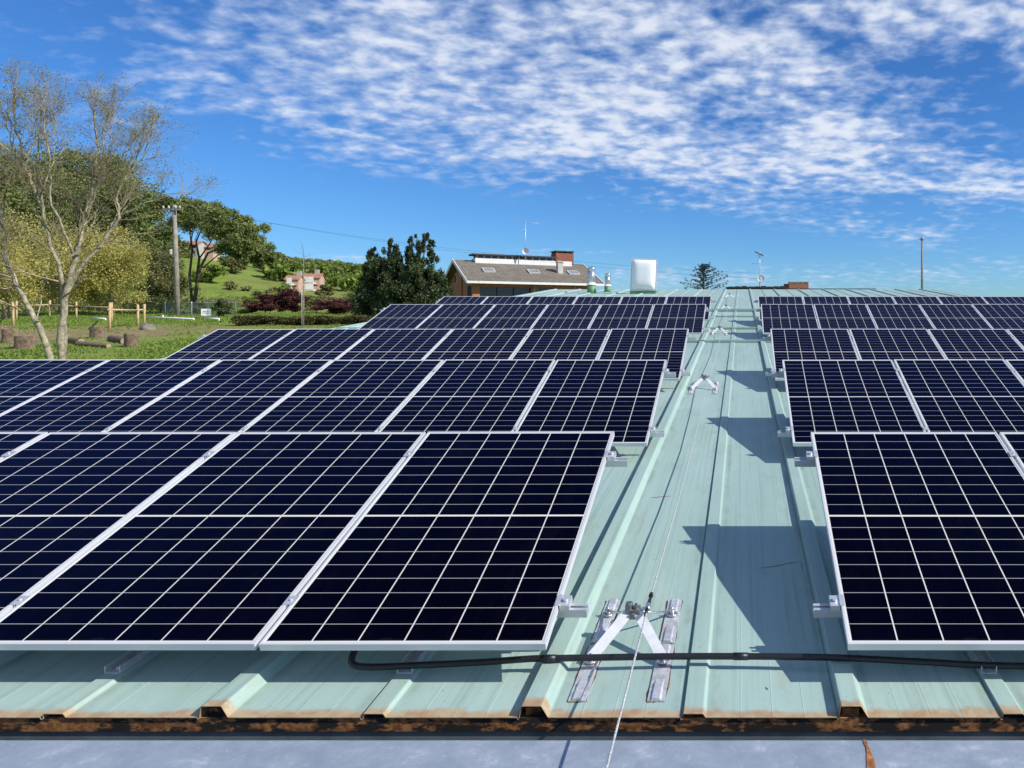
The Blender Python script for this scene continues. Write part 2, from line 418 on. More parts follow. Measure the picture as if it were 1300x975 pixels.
def brick_material(name, c1, c2, mortar, sx=1.0):
    m_, t, b = new_mat(name)
    co = t.node('ShaderNodeTexCoord').outputs['Object']
    sp = t.node('ShaderNodeSeparateXYZ'); t.l.new(co, sp.inputs[0])
    cb = t.node('ShaderNodeCombineXYZ'); t.l.new(t.m('ADD', sp.outputs[0], sp.outputs[1]), cb.inputs[0]); t.l.new(sp.outputs[2], cb.inputs[1])
    br = t.node('ShaderNodeTexBrick'); t.l.new(cb.outputs[0], br.inputs['Vector'])
    br.inputs['Scale'].default_value = 1.0; br.inputs['Brick Width'].default_value = 0.25; br.inputs['Row Height'].default_value = 0.075
    br.inputs['Mortar Size'].default_value = 0.006
    br.inputs['Color1'].default_value = (*c1, 1); br.inputs['Color2'].default_value = (*c2, 1); br.inputs['Mortar'].default_value = (*mortar, 1)
    n = t.noise(co, 1.3, 4)
    t.put(b.inputs['Base Color'], t.mix(t.m('MULTIPLY', t.rng(n, 0.3, 0.7), 0.3), br.outputs[0], (c1[0] * .6, c1[1] * .6, c1[2] * .6, 1)))
    b.inputs['Roughness'].default_value = 0.9
    return m_
M['brick'] = brick_material('orange_brick', (0.52, 0.20, 0.085), (0.43, 0.155, 0.065), (0.36, 0.25, 0.17))
M['brick_red'] = brick_material('red_brick', (0.28, 0.085, 0.045), (0.21, 0.065, 0.035), (0.25, 0.16, 0.12))


def tile_material(name, a, bb, row=0.33):
    m_, t, b = new_mat(name)
    co = t.node('ShaderNodeTexCoord').outputs['Object']
    sp = t.node('ShaderNodeSeparateXYZ'); t.l.new(co, sp.inputs[0])
    f = t.m('FRACT', t.m('DIVIDE', sp.outputs[1], row)); fx = t.m('FRACT', t.m('DIVIDE', sp.outputs[0], 0.3))
    n = t.noise(co, 2.2, 5, 0.7)
    cl = t.node('ShaderNodeCombineXYZ'); t.l.new(t.m('FLOOR', t.m('DIVIDE', sp.outputs[0], 0.3)), cl.inputs[0]); t.l.new(t.m('FLOOR', t.m('DIVIDE', sp.outputs[1], row)), cl.inputs[1])
    wn = t.node('ShaderNodeTexWhiteNoise'); t.l.new(cl.outputs[0], wn.inputs['Vector'])
    col = t.mix(t.m('ADD', t.m('MULTIPLY', t.rng(n, 0.3, 0.7), 0.5), t.m('MULTIPLY', wn.outputs['Value'], 0.5)), (*a, 1), (*bb, 1))
    gap = t.m('MAXIMUM', t.m('LESS_THAN', f, 0.12), t.m('LESS_THAN', fx, 0.10))
    col = t.mix(t.m('MULTIPLY', gap, 0.45), col, (a[0] * 0.35, a[1] * 0.35, a[2] * 0.35, 1))
    t.put(b.inputs['Base Color'], col); b.inputs['Roughness'].default_value = 0.85
    return m_
M['tile_grey'] = tile_material('grey_brown_roof_tiles', (0.135, 0.115, 0.09), (0.22, 0.19, 0.15))
M['tile_red'] = tile_material('terracotta_tiles', (0.33, 0.15, 0.09), (0.44, 0.23, 0.15))


def ground_material():
    m_, t, b = new_mat('meadow_ground')
    co = t.node('ShaderNodeTexCoord').outputs['Object']
    n1 = t.noise(co, 0.35, 5, 0.6); n2 = t.noise(co, 3.0, 5, 0.7); n3 = t.noise(co, 0.03, 4, 0.6)
    g = t.mix(t.rng(n1, 0.35, 0.65), (0.115, 0.19, 0.026, 1), (0.19, 0.265, 0.045, 1))
    g = t.mix(t.m('MULTIPLY', t.rng(n2, 0.4, 0.7), 0.6), g, (0.25, 0.29, 0.07, 1))
    g = t.mix(t.m('MULTIPLY', t.rng(n3, 0.42, 0.62), 0.6), g, (0.22, 0.21, 0.085, 1))
    g = t.mix(t.m('MULTIPLY', t.rng(t.noise(co, 0.12, 5, 0.65), 0.5, 0.7), 0.5), g, (0.09, 0.13, 0.03, 1))
    # trodden soil around the log circle
    sp = t.node('ShaderNodeSeparateXYZ'); t.l.new(co, sp.inputs[0])
    ex = t.m('DIVIDE', t.m('ADD', sp.outputs[0], 30.0), 7.0); ey = t.m('DIVIDE', t.m('SUBTRACT', sp.outputs[1], 33.0), 8.0)
    rr = t.m('ADD', t.m('MULTIPLY', ex, ex), t.m('MULTIPLY', ey, ey))
    so = t.rng(t.m('ADD', rr, t.m('MULTIPLY', t.m('SUBTRACT', n2, 0.5), 1.8)), 1.1, 0.55)
    so = t.m('MULTIPLY', so, t.rng(t.noise(t.scale(co, .6, 1.6, 1), 0.55, 4, 0.6), 0.34, 0.50))
    soil = t.mix(t.rng(n2, 0.35, 0.65), (0.23, 0.15, 0.09, 1), (0.33, 0.24, 0.15, 1))
    t.put(b.inputs['Base Color'], t.mix(t.m('MULTIPLY', so, 0.75), g, soil))
    b.inputs['Roughness'].default_value = 0.95; b.inputs['Specular IOR Level'].default_value = 0.1
    bp = t.node('ShaderNodeBump'); bp.inputs['Strength'].default_value = 0.6; bp.inputs['Distance'].default_value = 0.12
    t.l.new(t.noise(co, 4.0, 6, 0.7), bp.inputs['Height']); t.l.new(bp.outputs[0], b.inputs['Normal'])
    return m_
M['ground'] = ground_material()


# ------------------------------------------------------------------ terrain
def sstep(a, b, x):
    t = np.clip((x - a) / (b - a), 0, 1); return t * t * (3 - 2 * t)

def gh(X, Y):
    X = np.asarray(X, dtype=float); Y = np.asarray(Y, dtype=float)
    bank = np.minimum(-1.9 + 0.033 * Y, 0.08)
    bank = np.where(Y < 0, -1.9, bank)
    low = np.full_like(bank, -4.3)
    t = sstep(-10.3, -13.5, X) * 1.0
    t2 = sstep(-6, -20, X) * sstep(40, 52, Y)
    k = np.maximum(t, t2)
    h = low + (bank - low) * k
    hill = 16.0 * np.exp(-((X + 190) / 90) ** 2 / 2 - ((Y - 300) / 110) ** 2 / 2)
    hill = hill + 9 * np.exp(-((X + 105) / 28) ** 2 / 2 - ((Y - 105) / 30) ** 2 / 2)
    hill = hill + 9 * np.exp(-((X + 330) / 120) ** 2 / 2 - ((Y - 260) / 120) ** 2 / 2)
    h = h + hill * sstep(52, 125, Y)
    und = 0.06 * np.sin(X * 0.7 + 1.3) * np.sin(Y * 0.55) + 0.04 * np.sin(X * 1.7 + Y * 1.1)
    return h + und * sstep(-9.6, -13, X)

def g1(x, y): return float(gh(x, y))

def ground_at(px, Y):
    x = (px - CX) / F * Y
    return Vector((x, Y, g1(x, Y)))

tt = np.linspace(-1, 1, 261)
xs = -12 + 3000 * np.sinh(tt * 5.2) / math.sinh(5.2)
ys = 30 + 3000 * np.sinh(np.linspace(-0.62, 1, 241) * 5.2) / math.sinh(5.2)
GX, GY = np.meshgrid(xs, ys); GZ = gh(GX, GY)
nx, ny = len(xs), len(ys)
me = bpy.data.meshes.new('ground')
fidx = []
ii = np.arange(nx * ny).reshape(ny, nx)
fq = np.stack([ii[:-1, :-1], ii[:-1, 1:], ii[1:, 1:], ii[1:, :-1]], axis=-1).reshape(-1, 4)
me.from_pydata(np.stack([GX.ravel(), GY.ravel(), GZ.ravel()], axis=1).tolist(), [], fq.tolist())
me.polygons.foreach_set('use_smooth', [True] * len(me.polygons)); me.update()
tag(link_mesh('ground', me, M['ground']), kind='structure')

# ------------------------------------------------------------------ the roof with its building
SL, H0 = 0.0788, 1.715                 # slope and drop below the eye
def rz(Y): return -H0 + SL * Y
XL, XR, Y0, Y1 = -9.4, 9.62, 2.80, 37.0
RIB0, RIBP = -0.182, 0.5945
bld = empty('metal_roofed_building', (0, Y0, -4.3))
tag(bld, 'wide low building with a pale green ribbed metal roof under the solar panels', 'building')
BO = Vector((0, -Y0, 4.3))             # part offset: meshes are written in scene coordinates

def profile():
    pts = [(XL, 0.0)]
    for k in range(-16, 17):
        c = RIB0 + RIBP * k
        if c < XL + 0.1 or c > XR - 0.1: continue
        if k % 2:   # tall rib
            pts += [(c - 0.058, 0.0), (c - 0.056, -0.006), (c - 0.051, -0.006), (c - 0.050, 0.0), (c - 0.043, 0.040), (c - 0.040, 0.042), (c + 0.030, 0.042), (c + 0.033, 0.040), (c + 0.056, 0.002), (c + 0.060, 0.0)]
        else:       # low lap
            pts += [(c - 0.046, 0.0), (c - 0.045, -0.007), (c - 0.036, -0.007), (c - 0.035, 0.012), (c - 0.033, 0.014), (c + 0.036, 0.014), (c + 0.040, 0.012), (c + 0.048, 0.001), (c + 0.052, 0.0)]
        for f_ in (0.30, 0.5, 0.70):
            q = c + RIBP * f_
            if q < XR - 0.05: pts += [(q - 0.003, 0.0), (q - 0.001, 0.0007), (q + 0.001, 0.0007), (q + 0.003, 0.0)]
    pts.append((XR, 0.0))
    return pts
PROF = profile()
LAPS = [Y0, 14.86, 17.4, 20.7, 22.7, Y1]
def lift(Y): return 0.012 * sum(1 for a in LAPS[1:-1] if Y >= a - 0.001)
for i in range(5):
    b = MB(); a0 = LAPS[i] - (0.05 if i else 0); a1 = LAPS[i + 1]
    dz_ = 0.012 * i; n = len(PROF); vs = []
    for yy in (a0, a1):
        vs += [(x, yy, rz(yy) + z + dz_) for x, z in PROF]
    th = 0.012 if i else 0.0025
    vs += [(x, a0, rz(a0) + z + dz_ - th) for x, z in PROF]
    fs = [(j, j + 1, n + j + 1, n + j) for j in range(n - 1)] + [(2 * n + j, 2 * n + j + 1, j + 1, j) for j in range(n - 1)]
    b.add(vs, fs); b.build('roof_sheet', M['roof'], bld, BO)
# scratches and scuffs on the walkway sheet
for (pts, w_, mt_) in ((((826, 632), (838, 631), (852, 630)), .006, 'rust_stain'), (((960, 722), (985, 719), (1003, 715), (1016, 713)), .003, 'dark'), (((1017, 713), (1019, 724), (1015, 730)), .008, 'rust_stain'), (((972, 873), (975, 876)), .008, 'rust_stain'), (((700, 872), (703, 866)), .006, 'rust_stain'), (((958, 560), (961, 563)), .006, 'dark'), (((868, 520), (871, 519)), .006, 'dark')):
    b = MB(); vs = []
    for i, (px_, py_) in enumerate(pts):
        Y = F * H0 / (py_ - CY + F * SL); x = (px_ - CX) / F * Y; k = .3 if i in (0, len(pts) - 1) else 1
        vs += [(x - w_ * .2, Y - w_ * k, rz(Y - w_ * k) + .0016), (x + w_ * .2, Y + w_ * k, rz(Y + w_ * k) + .0016)]
    b.add(vs, [(2 * i, 2 * i + 2, 2 * i + 3, 2 * i + 1) for i in range(len(pts) - 1)])
    b.build('scuff_mark', M[mt_], bld, BO)
# raised cover strips on the laps
for yy, w, h in ((14.86, 0.10, 0.028), (17.4, 0.07, 0.022), (20.7, 0.07, 0.02), (22.7, 0.14, 0.055)):
    b = MB(); z0 = rz(yy) + lift(yy)
    b.box(XL + 0.05, yy - w / 2, z0 + 0.004, XR - 0.05, yy + w / 2, z0 + 0.018 + h)
    b.build('lap_strip', M['roof'], bld, BO, bevel=0.004)
# ridge cap and the far slope
b = MB(); zt = rz(Y1) + 0.012
b.add([(XL, Y1 - 0.22, zt + 0.03 - 0.22 * SL), (XR, Y1 - 0.22, zt + 0.03 - 0.22 * SL), (XR, Y1, zt + 0.05), (XL, Y1, zt + 0.05), (XR, Y1 + 0.22, zt + 0.02), (XL, Y1 + 0.22, zt + 0.02),
       (XL, Y1 - 0.22, zt - 0.03), (XR, Y1 - 0.22, zt - 0.03)], [(0, 1, 2, 3), (3, 2, 4, 5), (6, 7, 1, 0)])
b.build('ridge_cap', M['roof'], bld, BO)
b = MB(); b.add([(XL, Y1, zt - 0.06), (XR, Y1, zt - 0.06), (XR, Y1 + 8, zt - 1.2), (XL, Y1 + 8, zt - 1.2)], [(0, 1, 2, 3)])
b.build('far_roof_slope', M['roof'], bld, BO)
# verge trims along both sides
for x0, x1 in ((XL - 0.05, XL + 0.01), (XR - 0.01, XR + 0.05)):
    b = MB()
    vs = []
    for yy in (Y0, Y1):
        vs += [(x0, yy, rz(yy) - 0.16), (x1, yy, rz(yy) - 0.16), (x1, yy, rz(yy) + 0.045), (x0, yy, rz(yy) + 0.045)]
    b.add(vs, [(0, 1, 5, 4), (1, 2, 6, 5), (2, 3, 7, 6), (3, 0, 4, 7), (3, 2, 1, 0), (4, 5, 6, 7)])
    b.build('verge_trim', M['roof'], bld, BO)
# rusty closure under the eave, slate board below it
ze = rz(Y0)
b = MB(); b.box(XL, Y0 + 0.006, ze - 0.056, XR, Y0 + 0.05, ze - 0.006)
b.build('rusty_eave_edge', M['rust'], bld, BO)
for k in range(-15, 16, 2):
    c = RIB0 + RIBP * k
    if c < XL + 0.2 or c > XR - 0.2: continue
    b = MB(); b.box(c - 0.034, Y0 + 0.03, ze - 0.008, c + 0.028, Y0 + 0.09, ze + 0.020)
    b.build('rib_filler', M['rust'], bld, BO)
b = MB(); b.box(XL, Y0 + 0.012, ze - 0.34, XR, Y0 + 0.052, ze - 0.057); b.build('fascia_board', M['slate'], bld, BO)
# walls
b = MB(); b.box(XL + 0.25, Y0 + 0.06, -4.3, XR - 0.25, Y0 + 0.26, ze - 0.03)
vs = [(XL + .25, Y0 + .26, -4.3), (XL + .25, Y1 + 7.8, -4.3), (XL + .25, Y1 + 7.8, zt - 1.3), (XL + .25, Y1, zt - .16), (XL + .25, Y0 + .26, rz(Y0 + .26) - .03)]
b.add(vs, [(0, 1, 2, 3, 4)]); b.add([(XR - .25, y, z) for x, y, z in vs], [(4, 3, 2, 1, 0)])
b.add([(XL + .25, Y1 + 7.8, -4.3), (XR - .25, Y1 + 7.8, -4.3), (XR - .25, Y1 + 7.8, zt - 1.3), (XL + .25, Y1 + 7.8, zt - 1.3)], [(0, 1, 2, 3)])
b.build('wall', M['wall'], bld, BO)

# ------------------------------------------------------------------ the galvanised roof edge in front
gz = -1.467
near = empty('galvanised_roof_edge', (0, 1.6, -4.3), label='bluish grey galvanised sheet edge of the roof in the foreground with a rusty seam', cat='roof edge')
NO = Vector((0, -1.6, 4.3))
b = MB(); seam = (1100 - CX) / F * 2.55
for x0, x1 in ((-3.2 - 2.6, -3.2), (-3.197, seam - 0.004), (seam + 0.004, 3.3), (3.303, 6.5)):
    b.box(x0, 0.9, gz - 0.003, x1, 2.6, gz); b.box(x0, 2.597, gz - 0.045, x1, 2.6, gz - 0.0031)
b.build('cap_sheet', M['galv_sheet'], near, NO)
b = MB(); rv = []
for i in range(40):
    y = 2.6 - i * 0.02; w = 0.006 + 0.006 * abs(math.sin(i * 1.7)) + (0.014 * math.sin((i - 3) / 10 * 3.14) if 3 < i < 13 else 0)
    rv.append((seam - w * 0.55 + 0.004 * math.sin(i * 0.5), y, gz + 0.003)); rv.append((seam + w * 0.6 + 0.004 * math.sin(i * 0.5), y, gz + 0.003))
b.add(rv, [(2 * i, 2 * i + 2, 2 * i + 3, 2 * i + 1) for i in range(39)])
M['rust_seam'] = plain('orange_rust', (0.33, 0.13, 0.04), 0.9, 0, 0.5, 40)
b.build('rusty_seam', M['rust_seam'], near, NO)
b = MB(); b.box(-5.8, 2.4, -4.3, 6.5, 2.58, gz - 0.046); b.build('wall', M['slate'], near, NO)
b = MB(); b.box(-5.8, 2.58, ze - 0.36, 6.5, 2.812, ze - 0.342); b.build('gutter_floor', M['slate'], near, NO)

# ------------------------------------------------------------------ solar panels and their mounts
PW, PL, PT = 1.134, 1.722, 0.031
TILT = R(20.05)
PITCH = PW + 0.020
TOPD = [4.60, 7.80, 11.05, 16.50, 19.45]
def row_origin(r):
    D = TOPD[r]; yb = D - PL * math.cos(TILT)
    zb = -0.711 + SL * (D - 4.6) - PL * math.sin(TILT) + lift(yb + 0.3)
    return yb, zb

fm = MB(); w = 0.0105
hx = PW / 2
for (x0, y0, x1, y1) in ((-hx, 0, hx, w), (-hx, PL - w, hx, PL), (-hx, w, -hx + w, PL - w), (hx - w, w, hx, PL - w)):
    fm.box(x0, y0 - PL / 2, -PT, x1, y1 - PL / 2, 0)
frame_me = fm.mesh('frame'); frame_me.materials.append(M['frame'])
cm = MB(); q = 0.0005
cm.add([(-hx + w - q, -PL / 2 + w - q, -0.0022), (hx - w + q, -PL / 2 + w - q, -0.0022), (hx - w + q, PL / 2 - w + q, -0.0022), (-hx + w - q, PL / 2 - w + q, -0.0022)], [(0, 1, 2, 3)])
cell_me = cm.mesh('cell_sheet'); cell_me.materials.append(M['cells'])
bm_ = MB()
bm_.add([(-hx + w, -PL / 2 + w, -0.0062), (hx - w, -PL / 2 + w, -0.0062), (hx - w, PL / 2 - w, -0.0062), (-hx + w, PL / 2 - w, -0.0062)], [(3, 2, 1, 0)])
bm_.box(-0.05, -0.03, -0.022, 0.05, 0.03, -0.0064)
back_me = bm_.mesh('backsheet'); back_me.materials.append(M['backsheet'])

ROWN = ['front row at the eave', 'second row from eave', 'middle row', 'fourth row from eave', 'back row near the ridge']
COLN = ['at the walkway', 'second from the walkway', 'third from the walkway', 'fourth from the walkway', 'fifth from the walkway', 'at the outer end']
proto = None
for side, edge in (('left', -0.775), ('right', 0.422)):
    for r in range(5):
        yb, zb = row_origin(r)
        for c in range(6):
            sgn = -1 if side == 'left' else 1
            xc = edge + sgn * (PW / 2 + c * PITCH)
            if proto is None:
                proto = empty('solar_panel', (0, 0, 0))
                for nm, m_ in (('frame', frame_me), ('cell_sheet', cell_me), ('backsheet', back_me)):
                    link_mesh(nm, m_, None, proto, (0, PL / 2, 0))
                o = proto
            else:
                o = copy_tree(proto)
            # small mounting tolerances
            o.location = (xc + random.uniform(-.002, .002), yb + random.uniform(-.003, .003), zb)
            o.rotation_euler = (TILT + R(random.uniform(-.12, .12)), R(random.uniform(-.10, .10)), 0)
            tag(o, f'dark solar panel in the {side} block, {ROWN[r]}, {COLN[c]}', 'solar panel', 'solar panels in rows on the metal roof')

# mount parts, in a frame at the middle of the row's lower panel edge
Rm = Matrix.Rotation(TILT, 4, 'X')
HALF = (6 * PW + 5 * 0.02) / 2
S1, S2 = 0.245, 1.455
def rail_mesh(s):
    b = MB(); L = HALF + 0.115; z1, z0 = -PT - 0.0006, -PT - 0.041
    for (ya, yb_, za, zb_) in ((-.02, -.016, z0, z1), (.016, .02, z0, z1), (-.016, .016, z0, z0 + .004), (-.016, .016, z0 + .018, z0 + .022), (-.016, -.006, z1 - .004, z1), (.006, .016, z1 - .004, z1)):
        b.box(-L, s + ya, za, L, s + yb_, zb_, Rm)
    return b.mesh('rail')
rails = [rail_mesh(S1), rail_mesh(S2)]
def clamp_mesh(end):
    b = MB()
    if end:
        b.box(-.012, -.022, -PT, .024, .022, -PT + .004); b.box(.0015, -.022, -PT, .006, .022, .004)
        b.box(-.014, -.032, .0008, .006, .032, .006); b.box(.006, -.032, -PT + .004, .046, .032, .001)
        b.tube([(.026, 0, .001), (.026, 0, .012)], .011, 6)
    else:
        b.box(-.022, -.025, .0008, .022, .025, .005); b.box(-.008, -.025, -PT, -.004, .025, .0008); b.box(.004, -.025, -PT, .008, .025, .0008)
        b.tube([(0, 0, 0.005), (0, 0, .010)], .007, 6)
    return b.mesh('end_clamp' if end else 'mid_clamp')
endc, midc = clamp_mesh(True), clamp_mesh(False)
for m_ in rails + [endc, midc]: m_.materials.append(M['alu'])
def height_over_roof(s):   # top surface over the pan at distance s up the panel
    yb, zb = row_origin(0)
    return zb + s * math.sin(TILT) - rz(yb + s * math.cos(TILT))
def foot_mesh(s, name):
    b = MB(); y = s * math.cos(TILT) + (PT + .041) * math.sin(TILT); ztop = s * math.sin(TILT) - (PT + .041) * math.cos(TILT)
    yb, zb = row_origin(0)
    base = rz(yb + y) - zb + 0.0142
    # base plate on the rib, upright angle and bolts
    Ms = Matrix.Translation((0, y, base)) @ Matrix.Rotation(math.atan(SL), 4, 'X')
    b.box(-.032, -.17, 0, .032, .12, .004, Ms); b.box(-.032, -.17, .004, -.028, .12, .03, Ms); b.box(.028, -.17, .004, .032, .12, .03, Ms)
    for q_ in (-.14, .09): b.tube([Ms @ Vector((0, q_, .004)), Ms @ Vector((0, q_, .014))], .009, 6)
    b.box(-.024, y - .003, base + .004, .024, y + .003, ztop + .035); b.box(-.024, y + .003, base + .0045, -.019, y + .03, ztop)
    b.box(-.012, y - .014, ztop - .02, .012, y - .003, ztop + .004)
    if s > 1: b.bar((0, y - .02, base + .02), (0, y - .45, base + .02 - 0), .02, .02)
    me_ = b.mesh(name); me_.materials.append(M['galv']); return me_
feet = [foot_mesh(S1, 'front_foot'), foot_mesh(S2, 'rear_leg')]
for side, edge in (('left', -0.775 - HALF), ('right', 0.422 + HALF)):
    fx = [RIB0 + RIBP * k - edge for k in range(-14, 15, 2) if abs(RIB0 + RIBP * k - edge) < HALF]
    for r in range(5):
        yb, zb = row_origin(r)
        mt = empty('panel_mount', (edge, yb, zb), label=f'aluminium rails under the {side} block of panels, {ROWN[r]}', cat='mounting frame', group='mounting frames under the panel rows')
        for m_ in rails: link_mesh('rail', m_, None, mt)
        for s in (S1, S2):
            for sx in (-1, 1):
                p = Rm @ Vector((sx * HALF, s, 0)); o = link_mesh('end_clamp', endc, None, mt, p, (TILT, 0, 0))
                o.scale = (sx, 1, 1)
            for k in range(1, 6):
                link_mesh('mid_clamp', midc, None, mt, Rm @ Vector((-HALF + k * PITCH - .01, s, 0)), (TILT, 0, 0))
        for x in fx:
            for m_ in feet: link_mesh(m_.name.split('.')[0], m_, None, mt, (x, 0, 0))

# ------------------------------------------------------------------ lifeline anchors, cable, conduit
AX = -0.482; AY = [3.37, 9.80, 16.5, 23.2, 30.0]
SLR = math.atan(SL)
def anchor_parts(root):
    Mp = None
    for sx in (-1, 1):
        for sy, y0, y1 in ((-1, -0.475, -0.065), (1, -0.038, 0.372)):
            b = MB(); x = sx * 0.152; cy = (y0 + y1) / 2
            n_ = 9; prof = [(-.034, .0015), (-.033, .006), (-.020, .006), (-.014, .015), (.014, .015), (.020, .006), (.033, .006), (.034, .0015)]
            vs = []
            for j in range(n_):
                yy = y0 + (y1 - y0) * j / (n_ - 1); k = 1 if j not in (3, 4, 5) else 0.35
                vs += [(x + px_, yy, .0015 + (pz_ - .0015) * (k if pz_ > .007 else 1)) for px_, pz_ in prof]
            m8 = len(prof)
            fs = [(a * m8 + i, a * m8 + i + 1, (a + 1) * m8 + i + 1, (a + 1) * m8 + i) for a in range(n_ - 1) for i in range(m8 - 1)]
            fs += [tuple(range(m8)), tuple(reversed(range((n_ - 1) * m8, n_ * m8)))]
            b.add(vs, fs)
            pl_ = b.build('foot_plate', M['galv'], root, bevel=0)
            b = MB(); ring = []
            for (xa, ya), (xb, yb3) in zip([(-.034, y0), (.034, y0), (.034, y1), (-.034, y1)], [(.034, y0), (.034, y1), (-.034, y1), (-.034, y0)]):
                for q_ in range(7): ring.append((x + (xa + (xb - xa) * q_ / 7) * random.uniform(1.0, 1.32), (ya + (yb3 - ya) * q_ / 7 - cy) * random.uniform(1.0, 1.035) + cy, .0012))
            b.add(ring, [tuple(range(len(ring)))])
            b.build('rust_ring', M['rust_stain'], pl_)
            yb_ = -0.205 if sy < 0 else 0.21
            b = MB(); b.tube([(x, yb_, .012), (x, yb_, .018)], .026, 12); b.tube([(x, yb_, .018), (x, yb_, .034)], .013, 6); b.tube([(x, yb_, .034), (x, yb_, .046)], .006, 8)
            b.build('bolt', M['steel'], pl_)
    hz = 0.125
    for sx in (-1, 1):
        b = MB(); b.bar((sx * .150, -.205, .026), (sx * .022, -.012, hz + .005), .046, .006, (0, -0.6, 1)); b.build('leg', M['leg'], root)
        b = MB(); b.tube([(sx * .150, .21, .030), (sx * .09, .11, .07), (sx * .015, .01, hz)], .005, 6); b.build('stay_rod', M['steel'], root)
    b = MB(); b.box(-.030, -.026, hz - .022, .030, .026, hz + .022); b.box(-.036, -.01, hz + .004, -.030, .03, hz + .035)
    b.tube([(-.018, 0, hz + .02), (-.018, 0, hz + .046)], .017, 10); b.tube([(.01, -.01, hz + .02), (.02, 0, hz + .04)], .012, 8)
    b.tube([(.0, -.028, hz), (.0, -.042, hz)], .014, 8)
    b.build('head', M['dark_steel'], root, bevel=0.004)
    b = MB(); b.tube([(.028, -.005, hz + .015), (.064, 0, hz + .022)], .007, 8); b.tube([(.064, -.022, hz + .022), (.064, .022, hz + .026)], .011, 8)
    b.build('cable_eye', M['steel'], root)
lab = ['galvanised roof anchor on four plates nearest the eave, beside the black conduit', 'galvanised roof anchor on the walkway between the second and middle panel rows',
       'small roof anchor on the walkway just past the first roof lap', 'small roof anchor on the walkway beyond the last lap strip', 'tiny roof anchor on the walkway closest to the ridge']
a0 = empty('roof_anchor', (AX, AY[0], rz(AY[0]))); anchor_parts(a0)
for i, y in enumerate(AY):
    o = a0 if i == 0 else copy_tree(a0)
    o.location = (AX, y, rz(y) + lift(y)); o.rotation_euler = (SLR, 0, 0)
    tag(o, lab[i], 'roof anchor', 'lifeline anchors along the walkway')
# cable
cz = 0.148; cab = [Vector((-0.37, 1.0, -1.33)), Vector((-0.394, 2.2, -1.322))]
for i, y in enumerate(AY):
    cab.append(Vector((AX + .064, y, rz(y) + lift(y) + cz)))
    if i < 4:
        for f_ in (0.25, 0.5, 0.75):
            yy = y + (AY[i + 1] - y) * f_; cab.append(Vector((AX + .064 + 0.004 * math.sin(yy * 3), yy, rz(yy) + lift(yy) + cz - 0.05 * math.sin(math.pi * f_))))
cb = empty('lifeline_cable', cab[0], label='thin twisted steel safety cable running up the walkway through the roof anchors', cat='cable')
b = MB(); b.tube([p - cab[0] for p in cab], 0.0040, 6); b.build('wire_rope', M['rope'], cb)
b = MB(); p = Vector((AX + .064, AY[0], rz(AY[0]) + cz)) - cab[0]
b.tube([p + Vector((-.001, -.10, -.004)), p + Vector((0, -.03, 0)), p + Vector((0, .03, .003)), p + Vector((0, .10, .008))], [.006, .009, .009, .006], 8)
b.tube([p + Vector((0, .10, .008)), p + Vector((0, .13, .01))], [.011, .008], 8)
b.build('swage_sleeve', M['black'], cb)
b = MB(); b.tube([Vector((0, 0, -.137)), Vector((0, 0, .012))], .012, 8); b.box(-.05, -.05, -.1375, .05, .05, -.13); b.build('end_post', M['galv'], cb)

# black conduit
def conduit_pt(x, y, h): return Vector((x, y, rz(y) + h))
cps = [(-1.575, 3.14, .13), (-1.59, 3.085, .085), (-1.575, 3.06, .056), (-1.50, 3.06, .046), (-1.30, 3.078, .044), (-1.05, 3.09, .050), (-0.86, 3.10, .058), (-0.78, 3.10, .059), (-0.55, 3.112, .057), (-0.25, 3.125, .054), (0.1, 3.122, .055), (0.41, 3.105, .059), (0.75, 3.09, .050), (1.0, 3.08, .042), (1.3, 3.072, .044), (1.6, 3.07, .059), (2.2, 3.07, .055), (2.8, 3.07, .06), (3.0, 3.11, .09), (3.05, 3.3, .12)]
P = [conduit_pt(*c) for c in cps]; sm = []
for i in range(len(P) - 1):
    p0, p1, p2, p3 = P[max(i - 1, 0)], P[i], P[i + 1], P[min(i + 2, len(P) - 1)]
    for k in range(10):
        t_ = k / 10
        sm.append(0.5 * ((2 * p1) + (p2 - p0) * t_ + (2 * p0 - 5 * p1 + 4 * p2 - p3) * t_ ** 2 + (-p0 + 3 * p1 - 3 * p2 + p3) * t_ ** 3))
sm.append(P[-1])
cd = empty('black_conduit', P[0], label='black cable conduit lying across the ribs under the front panels', cat='conduit')
b = MB(); b.tube([p - P[0] for p in sm], 0.0132, 12); b.build('tube', M['black'], cd)
for cx_ in (-0.79, -0.02):
    i0 = min(range(len(sm)), key=lambda i: abs(sm[i].x - cx_)); b = MB(); d = (sm[i0 + 1] - sm[i0 - 1]).normalized()
    b.tube([sm[i0] - P[0] - d * .03, sm[i0] - P[0] + d * .03], .0152, 12); b.build('coupler', M['black'], cd)
b = MB(); b.tube([Vector((.0, .0, .0)), Vector((.06, .02, .035)), Vector((.16, .08, .06)), Vector((.3, .2, .08))], .004, 6); b.build('earth_wire', M['yellow_wire'], cd)

